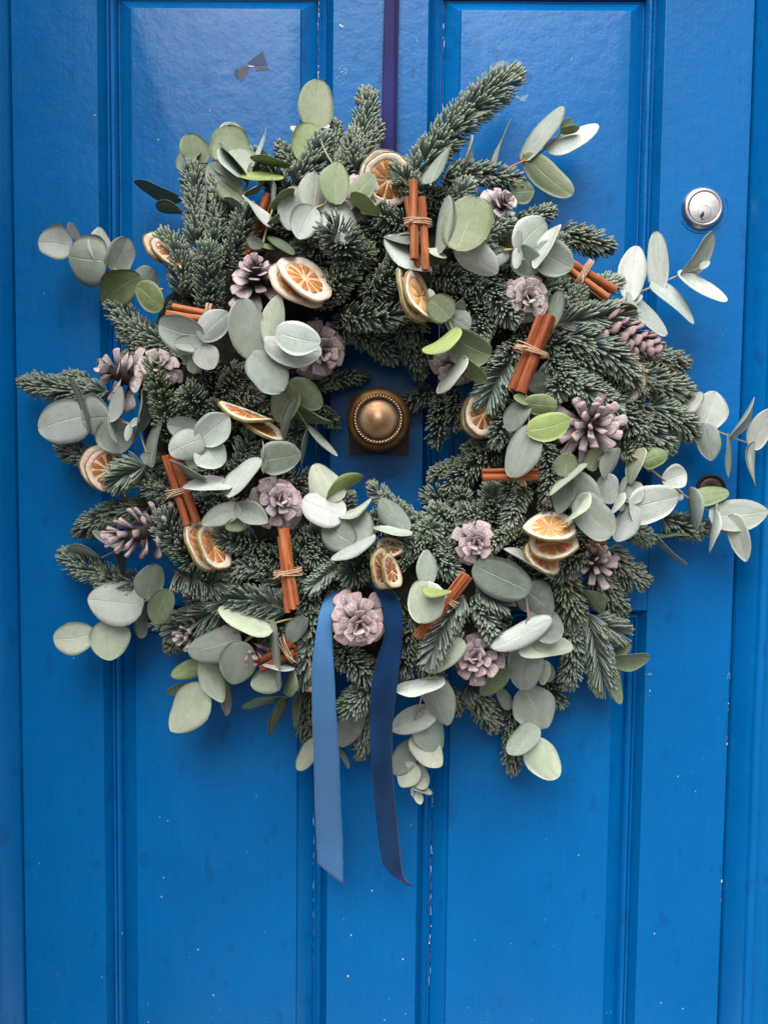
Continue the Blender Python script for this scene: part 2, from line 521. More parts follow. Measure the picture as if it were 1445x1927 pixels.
def loops(rect, prof, fill, nz):
    x0, x1, z0, z1 = rect
    vs, f = [], []
    for ins, d in prof:
        a, b, c, e = x0 + ins, x1 - ins, z0 + ins, z1 - ins
        ring = []
        for i in range(nz): ring.append((a + (b - a) * i / nz, c))
        for i in range(nz): ring.append((b, c + (e - c) * i / nz))
        for i in range(nz): ring.append((b - (b - a) * i / nz, e))
        for i in range(nz): ring.append((a, e - (e - c) * i / nz))
        for x, z in ring:
            w = 0.00025 * (math.sin(z * 23 + x * 40) + math.sin(z * 57 + ins * 900))
            vs.append((x, -(d + w * (1 if 0.001 < ins < 0.034 else 0)), z))
    f = grid_rings(len(prof), 4 * nz)
    if fill: f.append(tuple((len(prof) - 1) * 4 * nz + k for k in range(4 * nz)))
    return vs, f
for rect in ((X1, X2, ZU0, ZU1), (X3, X4, ZU0, ZU1), (X1, X2, ZL0, ZL1), (X3, X4, ZL0, ZL1)):
    for nm, prof, fill in (('panel_moulding', MP, False), ('panel', PP, True)):
        vs, f = loops(rect, prof, fill, 24)
        me = mesh_py(nm, vs, f, True)
        o = dpart(nm, me, MAT['paint'])
        md = o.modifiers.new('edge', 'EDGE_SPLIT'); md.split_angle = R_(28)

# ---- flakes, chips and specks of old paint on the door
def door_d(x, z):
    """how far the door's own face stands out at (x, z); None on mouldings"""
    for a, b in ((X1, X2), (X3, X4)):
        if a - 0.001 < x < b + 0.001:
            for c, e in ((ZU0, ZU1), (ZL0, ZL1)):
                if c - 0.001 < z < e + 0.001:
                    i = min(x - a, b - x, z - c, e - z)
                    if i > 0.041: return -0.0030
                    if 0.020 < i < 0.035: return -0.0185 + (i - 0.019) / 0.0166 * 0.0115
                    return None
    return 0.0 if XL + 0.004 < x < XR - 0.004 else None
def poly_px(name, pts, mat, lift=0.0003, parent=None):
    c = P(sum(p[0] for p in pts) / len(pts), sum(p[1] for p in pts) / len(pts), 0)
    d = (door_d(c.x, c.z) or 0.0) + lift
    vs = [P(x, y, d) for x, y in pts]
    return dpart(name, mesh_py(name, vs, [tuple(range(len(vs)))]), mat, parent)
def zp(ox, oy, k, pts): return [(ox + x / k, oy + y / k) for x, y in pts]
chip = poly_px('paint_chip', zp(420, 80, 6.568, [(490, 105), (515, 190), (555, 290), (470, 286), (370, 295), (295, 255), (380, 190)]), MAT['oldblue'])
poly_px('chip_edge', zp(420, 80, 6.568, [(478, 112), (497, 104), (516, 190), (500, 180)]), MAT['brown'], 0.0005, chip)
poly_px('chip_edge', zp(420, 80, 6.568, [(300, 290), (340, 284), (390, 292), (380, 304), (330, 300)]), MAT['white'], 0.0005, chip)
poly_px('paint_chip', zp(420, 80, 6.568, [(135, 350), (188, 320), (190, 400), (185, 460), (150, 425)]), MAT['oldblue'])
poly_px('primer_patch', zp(420, 80, 6.568, [(192, 320), (270, 280), (322, 308), (300, 350), (298, 380), (262, 430), (240, 480), (190, 455)]), MAT['greychip'])
poly_px('primer_patch', zp(420, 80, 6.568, [(395, 330), (440, 299), (540, 301), (582, 330), (500, 345), (440, 348), (410, 360)]), MAT['greychip'])
film = plain('torn_tape_film', (0.24, 0.40, 0.66), 0.25, 0, 0.75, 700.0)
tape = poly_px('tape_remnant', zp(880, 80, 8.03, [(320, 360), (430, 300), (540, 265), (600, 350), (500, 440), (400, 490)]), film)
poly_px('tape_remnant', zp(880, 80, 8.03, [(500, 440), (575, 400), (605, 340), (660, 400), (760, 450), (640, 430), (580, 425)]), MAT['white'], 0.0006)
poly_px('tape_remnant', zp(880, 80, 8.03, [(345, 370), (410, 318), (435, 302), (392, 350)]), MAT['brown'], 0.0006)
poly_px('tape_remnant', zp(880, 80, 8.03, [(710, 820), (740, 805), (800, 830), (850, 800), (925, 780), (850, 900), (770, 850)]), film)
def blobs(name, items, mat):
    vs, f = [], []
    for x, y, z, rx, rz, ang in items:
        k = random.randint(5, 7)
        b = len(vs)
        for i in range(k):
            th = 2 * math.pi * i / k
            r = random.uniform(0.65, 1.1)
            a, c = rx * r * math.cos(th), rz * r * math.sin(th)
            vs.append((x + a * math.cos(ang) - c * math.sin(ang), y, z + a * math.sin(ang) + c * math.cos(ang)))
        vs.append((x, y - min(rx, rz) * 0.35, z))
        f += [(b + i, b + (i + 1) % k, b + k) for i in range(k)]
    o = dpart(name, mesh_py(name, vs, f), mat)
    o['kind'] = 'stuff'
    return o
sp = []
while len(sp) < 330:
    y = 1927 * (1 - random.random() ** 1.9)
    x = random.uniform(20, 1380)
    p = P(x, y, 0)
    d = door_d(p.x, p.z)
    if d is None: continue
    r = 0.00018 + 0.00055 * random.random() ** 4
    sp.append((p.x, -d - 0.0001, p.z, r * random.uniform(0.6, 1.3), r * random.uniform(0.8, 2.2), random.uniform(-0.9, 0.9)))
for x, y, r in ((75, 1625, 1.6), (38, 1868, 4), (315, 1547, 1.6), (300, 1540, 1.5), (307, 1654, 1.7), (303, 1690, 1.8), (401, 1876, 2.2), (372, 1790, 2), (700, 1676, 2.6), (661, 1760, 2.4), (758, 1805, 2.4), (655, 1837, 2.6),
                (808, 1775, 2.2), (230, 1756, 1.5), (394, 206, 1.5), (396, 203, 1.2), (297, 261, 1.8), (179, 217, 1.6), (1231, 1757, 2), (1284, 1898, 1.8), (1243, 1887, 1.6), (1275, 1461, 1.4), (1379, 1751, 2), (641, 48, 3.4), (645, 50, 2.6), (1222, 1300, 1.6)):
    p = P(x, y, 0); d = door_d(p.x, p.z)
    sp.append((p.x, -(d or 0) - 0.0001, p.z, r * 0.0004, r * 0.0006, random.uniform(-0.8, 0.8)))
blobs('paint_speck', sp[:230], MAT['palefleck'])
blobs('paint_speck', sp[230:], MAT['white'])
fl, fb = [], []
for x, z0, z1, dn in ((X2 - 0.0176, H + 0.30, H + 0.545, 0.8), (X3 + 0.0176, H + 0.34, H + 0.50, 0.5), (X2 - 0.0176, H - 0.62, H - 0.42, 0.5), (X3 + 0.0176, H - 0.62, H - 0.33, 0.6)):
    z = z0
    while z < z1:
        z += random.uniform(0.0015, 0.009) / dn
        (fl if random.random() < 0.55 else fb).append((x + random.uniform(-0.0009, 0.0009), 0.0142, z, 0.00028 * random.uniform(0.5, 1.6), random.uniform(0.0008, 0.0070), random.uniform(-0.08, 0.08)))
for y0, y1 in ((1320, 1340), (1375, 1412), (1655, 1695)):
    for k in range(3):
        y = random.uniform(y0, y1)
        p = P(1376 - (y - 1140) * 0.033, y, 0.0)
        (fl if k % 2 else fb).append((XR - 0.001, -0.0003, p.z, 0.0008, 0.002 * random.uniform(0.6, 1.5), 0))
blobs('paint_flake', fl, MAT['white'])
blobs('bare_crack', fb, MAT['brown'])
for nm_, x, y, rx, ry, k in (('rubbed_scuff', 647, 135, 8, 9, 26), ('rubbed_scuff', 785, 76, 3, 6, 9), ('rubbed_scuff', 1222, 1268, 8, 2, 9), ('rubbed_scuff', 1369, 1270, 4, 8, 10), ('rubbed_scuff', 985, 185, 12, 7, 14)):
    it = []
    for _ in range(k):
        p = P(x + random.gauss(0, rx * .5), y + random.gauss(0, ry * .5), 0)
        it.append((p.x, -(door_d(p.x, p.z) or 0) - 0.0001, p.z, random.uniform(.0003, .0009), random.uniform(.0003, .0011), random.uniform(-.8, .8)))
    blobs(nm_, it, MAT['palefleck'])

# ---- centre knob
kp = P(713.5, 795, 0.0)
def at_door(me, p, rz=0.0):
    me.transform(Matrix.Translation(Vector((p.x, 0, p.z))))
    return me
KN = [(0.0, 0.004), (0.013, 0.004), (0.0125, 0.018), (0.016, 0.024), (0.026, 0.029), (0.0325, 0.036), (0.0345, 0.043), (0.0345, 0.047), (0.0332, 0.0510), (0.0305, 0.0535), (0.0278, 0.0545), (0.0266, 0.0552), (0.0264, 0.0580),
      (0.0236, 0.0582), (0.0234, 0.0560)]
knob = dpart('door_knob', at_door(lathe('door_knob', KN, 96), kp), MAT['brass'])
DM = [(0.0203, 0.0560), (0.0202, 0.0590), (0.0192, 0.0604), (0.0160, 0.0616), (0.0120, 0.0628), (0.0085, 0.0646), (0.0055, 0.0664), (0.0028, 0.0674), (0.0004, 0.0677)]
dpart('knob_dome', at_door(lathe('knob_dome', DM, 72), kp), MAT['dome'], knob)
dpart('knob_groove', at_door(lathe('knob_groove', [(0.0235, 0.0572), (0.0230, 0.0563), (0.0206, 0.0563), (0.0190, 0.0560)], 64), kp), MAT['groove'], knob)
for s in range(2):                                               # two strands twisted into a rope
    vs, seg, n = [], 6, 720
    tw = 24
    for i in range(n):
        th = 2 * math.pi * i / n
        ph = th * tw + s * math.pi
        cr = 0.0246 + 0.0012 * math.cos(ph)
        co = 0.0582 + 0.0012 * math.sin(ph)
        for k in range(seg):
            q = 2 * math.pi * k / seg
            vs.append(((cr + 0.00112 * math.cos(q)) * math.cos(th), -(co + 0.00112 * math.sin(q)), (cr + 0.00112 * math.cos(q)) * math.sin(th)))
    f = grid_rings(n, seg) + [((n - 1) * seg + j, (n - 1) * seg + (j + 1) % seg, (j + 1) % seg, j) for j in range(seg)]
    dpart('rope_strand', at_door(mesh_py('rope_strand', vs, f, True), kp), MAT['gold'], knob)
kq = Vector((kp.x, 0, kp.z - 0.0022))
dpart('back_plate', at_door(box_mesh('back_plate', -0.0338, 0.0338, -0.0040, 0.001, -0.0338, 0.0338, 0.0006), kq), MAT['bronze'], knob)
import bmesh
bm = bmesh.new()
def bbox(bm, m, sx, sy, sz):
    r = bmesh.ops.create_cube(bm, size=1, matrix=m @ Matrix.Diagonal((sx, sy, sz, 1)))
for k in range(4):
    rot = Matrix.Rotation(k * math.pi / 2, 4, 'Y')
    for i in range(15):
        bbox(bm, rot @ Matrix.Translation(Vector((-0.0295 + i * 0.0042, -0.0042, -0.0310))) @ Matrix.Rotation(0.75, 4, 'Y'), 0.0014, 0.0016, 0.0034)
    bbox(bm, rot @ Matrix.Translation(Vector((0, -0.0041, -0.0335))), 0.067, 0.0012, 0.0009)
    bbox(bm, rot @ Matrix.Translation(Vector((0, -0.0041, -0.0285))), 0.057, 0.0012, 0.0008)
me = bpy.data.meshes.new('plate_border'); bm.to_mesh(me); bm.free()
dpart('plate_border', at_door(me, kq), MAT['bronze'], knob)

# ---- cylinder lock
lp_ = P(1321, 393, 0.0)
LR = [(0.0236, -0.001), (0.0234, 0.0008), (0.0226, 0.0024), (0.0210, 0.0044), (0.0198, 0.0052), (0.0182, 0.0054), (0.0175, 0.0050), (0.0173, 0.0030)]
lock = dpart('cylinder_lock', at_door(lathe('cylinder_lock', LR, 72), lp_), MAT['chrome'])
q = Vector((lp_.x + 0.0003, 0, lp_.z))
dpart('lock_groove', at_door(lathe('lock_groove', [(0.0176, 0.0034), (0.001, 0.0035)], 48), q), MAT['black'], lock)
dpart('lock_face', at_door(lathe('lock_face', [(0.0166, 0.0032), (0.0166, 0.0046), (0.0162, 0.0050), (0.0001, 0.0050)], 64), q), MAT['steel'], lock)
q2 = Vector((q.x + 0.0002, 0, q.z - 0.0053))
vs = []
for i in range(48):
    th = 2 * math.pi * i / 48
    for k in range(5):
        a = 2 * math.pi * k / 5
        r = 0.0072 + 0.00016 * math.cos(a)
        vs.append((r * math.cos(th), -(0.00502 + 0.00016 * math.sin(a)), r * math.sin(th)))
f = grid_rings(48, 5) + [(47 * 5 + j, 47 * 5 + (j + 1) % 5, (j + 1) % 5, j) for j in range(5)]
dpart('plug_ring', at_door(mesh_py('plug_ring', vs, f, True), q2), MAT['bronze'], lock)
kh = [(740, 690), (757, 700), (775, 740), (770, 790), (735, 830), (725, 862), (755, 878), (750, 888), (700, 885), (710, 850), (680, 810), (690, 760), (722, 735)]
dpart('keyway', mesh_py('keyway', [P(1260 + x / 12.04, 340 + y / 12.04, 0.0053) for x, y in kh], [tuple(range(len(kh)))]), MAT['black'], lock)
ar = [(0.0268 + 0.0006 * math.sin(i * 0.23)) for i in range(40)]
pts = [(lp_.x + 0.001 + r * math.cos(0.55 - i * 0.083), -0.0001, lp_.z + r * math.sin(0.55 - i * 0.083)) for i, r in enumerate(ar)]
dpart('paint_ridge', tube('paint_ridge', pts, 0.0006, 6), MAT['paint'], lock)

# ---- old keyhole below the lock
ep = P(1336, 921, 0.0)
esc = dpart('keyhole_plate', at_door(lathe('keyhole_plate', [(0.0172, 0.0), (0.0172, 0.0022), (0.0158, 0.0030), (0.0140, 0.0026), (0.0136, 0.0012)], 48), ep), MAT['black'])
dpart('keyhole_disc', at_door(lathe('keyhole_disc', [(0.0137, 0.0010), (0.0134, 0.0018), (0.0060, 0.0020), (0.0052, 0.0014)], 40), ep), MAT['brownplate'], esc)
dpart('keyhole', at_door(lathe('keyhole', [(0.0053, 0.0021), (0.0050, 0.0022), (0.0002, 0.0022)], 24), ep), MAT['black'], esc)

# ------------------------------------------------------------------ ribbons
def strip(name, rows, th, mat, parent, nu=8, n=70, cup=0.0, ragged=0.0, lift=0.0):
    """rows: (left px, left py, right px, right py, depth, twist in metres)"""
    rows = [(*r[:4], r[4] + (lift * min(1, max(0, (1560 - r[1]) / 300.0))), r[5]) for r in rows]
    L = smooth_path([P(r[0], r[1], r[4] - r[5]) for r in rows], n)
    Rr = smooth_path([P(r[2], r[3], r[4] + r[5]) for r in rows], n)
    front, back = [], []
    for i in range(n):
        for k in range(nu + 1):
            u = k / nu
            p = L[i].lerp(Rr[i], u)
            if ragged and k in (0, nu): p = p + (Rr[i] - L[i]).normalized() * random.uniform(-ragged, ragged)
            p = p + Vector((0, -cup * (1 - (2 * u - 1) ** 2), 0))
            front.append(p)
    m = nu + 1
    nrm = []
    for i in range(n):
        for k in range(m):
            a = front[min(i + 1, n - 1) * m + k] - front[max(i - 1, 0) * m + k]
            b = front[i * m + min(k + 1, nu)] - front[i * m + max(k - 1, 0)]
            w = a.cross(b)
            nrm.append(w.normalized() if w.length > 0 else Vector((0, -1, 0)))
    vs = list(front) + [p + q * th * (1 if q.y > 0 else -1) for p, q in zip(front, nrm)]
    N = n * m
    f = grid_rings(n, m, False) + [tuple(reversed(q)) for q in grid_rings(n, m, False, N)]
    for i in range(n - 1):
        for k in (0, nu):
            a, b = i * m + k, (i + 1) * m + k
            f.append((a, b, b + N, a + N))
    for k in range(nu):
        for i in (0, n - 1):
            a, b = i * m + k, i * m + k + 1
            f.append((a, b, b + N, a + N))
    me = mesh_py(name, vs, f, True)
    import bmesh as _b
    bmx = _b.new(); bmx.from_mesh(me); _b.ops.recalc_face_normals(bmx, faces=bmx.faces); bmx.to_mesh(me); bmx.free()
    if parent is not None:
        me.transform(Matrix.Translation(-parent.location))
    return link(name, me, parent, mat)

hr = tag(empty('hanging_ribbon', P(735, -40, 0.004)), 'purple grosgrain ribbon the wreath hangs from, running up the door', 'ribbon')
strip('rear_band', [(728, -420, 752, -420, .0035, 0), (727, -60, 751.5, -60, .0045, 0), (725, 100, 749, 100, .006, 0), (721, 290, 746.5, 290, .016, 0), (720, 380, 745, 380, .03, 0)], 0.0005, MAT['grosgrain'], hr, 4, 40)
strip('front_band', [(725, -420, 746, -420, .0050, 0), (724, -60, 745, -60, .0065, 0), (720.5, 100, 743.5, 100, .0095, .0004), (717, 290, 742, 290, .024, 0), (716, 380, 740, 380, .04, 0)], 0.0005, MAT['grosgrain'], hr, 4, 40, 0.0006)

vr = tag(empty('velvet_ribbon', P(672, 1105, 0.08)), 'blue velvet ribbon with two loose tails hanging below the wreath around a pinecone', 'ribbon')
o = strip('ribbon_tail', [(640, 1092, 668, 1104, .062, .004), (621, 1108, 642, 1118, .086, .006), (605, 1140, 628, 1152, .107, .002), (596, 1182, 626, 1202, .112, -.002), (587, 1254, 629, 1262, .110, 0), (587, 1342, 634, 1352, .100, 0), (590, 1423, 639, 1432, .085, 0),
                           (592, 1500, 641, 1505, .070, .001), (595, 1570, 645, 1580, .056, 0), (597.2, 1624, 646, 1664, .046, -.001)], 0.0007, MAT['lit_velvet'], vr, 10, 110, 0.002, 0.0003, 0.017)
o['label'] = 'velvet tail hanging straight, its lit nap coloured paler'
o = strip('ribbon_tail', [(680, 1090, 715, 1092, .070, -.004), (700, 1106, 736, 1107, .092, -.006), (716, 1132, 752, 1132, .110, -.004), (722, 1165, 757, 1165, .114, 0), (722, 1200, 756, 1210, .113, .002), (709, 1243, 752, 1250, .111, .003),
                           (699, 1289, 748, 1290, .108, .001), (696, 1342, 741, 1342, .100, -.003), (697, 1414, 738, 1410, .088, -.005), (702, 1475, 741, 1475, .076, -.004), (708, 1545, 747, 1540, .064, -.004), (717, 1610, 753, 1605, .056, -.006),
                           (722, 1629, 757, 1635, .053, -.008), (741, 1650, 763, 1654, .050, -.006), (763, 1663, 772, 1663, .048, -.003), (778, 1667, 780, 1666, .047, -.001)], 0.0007, MAT['dark_velvet'], vr, 10, 130, 0.0015, 0.0004, 0.017)
o['label'] = 'darker navy velvet tail curling at its tip'
# ------------------------------------------------------------------ the wreath: moss ring and fir sprigs
wr = tag(empty('wreath', P(CX, CY, 0.02)), 'round Christmas wreath of blue-green fir sprigs hung on the blue door', 'wreath')
WO = wr.location.copy()
vs, NM, Nn = [], 72, 16
for i in range(NM):
    th = 2 * math.pi * i / NM
    rr = 335 + 8 * math.sin(3 * th) + random.uniform(-6, 6)
    c = P(CX + rr * math.cos(th), CY - rr * math.sin(th), 0.046)
    rad = Vector((math.cos(th), 0, math.sin(th)))
    for k in range(Nn):
        a = 2 * math.pi * k / Nn
        j = random.uniform(0.88, 1.12)
        vs.append(c + rad * (0.062 * j * math.cos(a)) + Vector((0, -0.042 * j * math.sin(a), 0)) - WO)
f = grid_rings(NM, Nn) + [((NM - 1) * Nn + j, (NM - 1) * Nn + (j + 1) % Nn, (j + 1) % Nn, j) for j in range(Nn)]
link('moss_ring', mesh_py('moss_ring', vs, f, True), wr, MAT['moss'])

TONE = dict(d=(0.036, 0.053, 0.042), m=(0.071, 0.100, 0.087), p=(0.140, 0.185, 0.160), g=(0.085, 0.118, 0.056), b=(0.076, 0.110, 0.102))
def norm(a): return a / np.maximum(np.linalg.norm(a, axis=-1, keepdims=True), 1e-9)
def needles(path, wid, count, open_=1.0, flat=0.0):
    """path: (m,3) points, wid: half reach of the needles; returns verts, quads, tris, uv"""
    m = len(path)
    t = np.sort(rng.uniform(0.02, 1.0, count))
    t = np.concatenate([t, np.full(22, 1.0) - rng.uniform(0, .05, 22)])
    count = len(t)
    x = t * (m - 1)
    k = np.minimum(x.astype(int), m - 2)
    fr = (x - k)[:, None]
    p0 = path[k] * (1 - fr) + path[k + 1] * fr
    T = norm(path[k + 1] - path[k])
    view = norm(np.array([0, -D, H]) - p0)
    Sd = norm(np.cross(T, view))
    Nv = np.cross(Sd, T)
    phi = rng.uniform(-50, 230, count) * math.pi / 180
    if flat: 
        side = np.where(rng.random(count) < .5, 0.0, math.pi)
        phi = side + rng.normal(0.0, 0.42, count) * np.where(side > 0, -1, 1) + np.where(side > 0, -.25, .25)
    rho = np.cos(phi)[:, None] * Sd + np.sin(phi)[:, None] * Nv
    a0 = rng.uniform(58, 66) if flat else rng.uniform(74, 90)
    al = np.radians(a0 - (a0 - 16) * np.clip((t - 0.88) / 0.12, 0, 1) ** 1.6 + rng.normal(0, 4, count)) * open_
    d0 = norm(np.cos(al)[:, None] * T + np.sin(al)[:, None] * rho)
    d1 = norm(d0 + (rng.uniform(.5, .8) if flat else rng.uniform(.70, 1.05)) * T + 0.38 * Nv + rng.normal(0, 0.045, (count, 3)))
    ln = wid / (.74 if flat else .86) * (1 - 0.06 * np.clip((t - 0.8) / 0.2, 0, 1)) * rng.uniform(0.82, 1.12, count)
    ln = np.minimum(ln, 0.0255)
    w = rng.uniform(0.00122, 0.00150, count)
    b = norm(np.cross(d0, rho + 1e-4) + 1e-6)
    c = norm(np.cross(b, d0))
    ss = np.array([0.0, 0.34, 0.68, 0.93])
    ww = np.array([0.55, 1.0, 1.05, 0.88])
    V = np.zeros((count, 17, 3)); U = np.zeros((count, 17, 2))
    rnd = np.clip(rng.normal(0.45, 0.25, count), 0, 1)
    U[:, :, 0] = rnd[:, None]
    for i, s in enumerate(ss):
        pc = p0 + ln[:, None] * (d0 * s + 0.5 * (d1 - d0) * s * s)
        for j, (q, r) in enumerate(((1, 0), (0, .62), (-1, 0), (0, -.62))):
            V[:, i * 4 + j] = pc + (b * q + c * r) * (w * ww[i])[:, None]
        U[:, i * 4:i * 4 + 4, 1] = s
    V[:, 16] = p0 + ln[:, None] * (d0 + 0.5 * (d1 - d0))
    U[:, 16, 1] = 1.0
    q = np.array([(i * 4 + j, i * 4 + (j + 1) % 4, i * 4 + 4 + (j + 1) % 4, i * 4 + 4 + j) for i in range(3) for j in range(4)])
    tr = np.array([(12 + j, 12 + (j + 1) % 4, 16) for j in range(4)])
    off = (np.arange(count) * 17)[:, None, None]
    return V.reshape(-1, 3), (q[None] + off).reshape(-1, 4), (tr[None] + off).reshape(-1, 3), U.reshape(-1, 2)

def fir(x0, y0, x1, y1, w, tone='m', o0=0.0, o1=None, bend=None, flat=0, base=None, dens=1.0):
    if o1 is None: o1 = o0 + 8
    s0, s1 = (surf(x0, y0), surf(x1, y1)) if base is None else (base, base)
    d0, d1 = max(0.008, s0 * 0.80 + o0 * 0.001), max(0.012, s1 * 0.85 + o1 * 0.001)
    a, b = P(x0, y0, d0), P(x1, y1, d1)
    L2 = math.hypot(x1 - x0, y1 - y0)
    if bend is None: bend = random.uniform(-0.10, 0.10)
    mx, my = (x0 + x1) / 2 - (y1 - y0) * bend, (y0 + y1) / 2 + (x1 - x0) * bend
    c = P(mx, my, (d0 + d1) / 2 + 0.004)
    # the drawn end is where the needles end: stop the twig a little short of it
    sc = S((d0 + d1) / 2)
    half = w * 0.53 * sc
    ctrl = c * 2 - (a + b) / 2
    L = (b - a).length
    cut = 1 - min(0.35, 0.55 * half / max(L, 1e-4))
    pts = []
    for i in range(12):
        t = i / 11 * cut
        pts.append(a * (1 - t) ** 2 + ctrl * 2 * t * (1 - t) + b * t * t - WO)
    st = tube('fir_sprig', pts, [0.0021 - 0.0012 * i / 11 for i in range(12)], 6)
    so = link('fir_sprig', st, wr, MAT['stem'])
    so.color = (0.16, 0.10, 0.045, 1)
    cnt = int((34 + L / sc * 1.8) * dens)
    arr = np.array([tuple(p + WO) for p in pts])
    V, q, tr, U = needles(arr, half * 0.93, cnt, 1.0, flat)
    V = V - np.array(tuple(WO))
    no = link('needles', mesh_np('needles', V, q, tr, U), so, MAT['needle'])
    no['kind'] = 'stuff'
    k = random.uniform(0.82, 1.2)
    no.color = (*[x * k * random.uniform(0.95, 1.05) for x in TONE[tone]], 1)

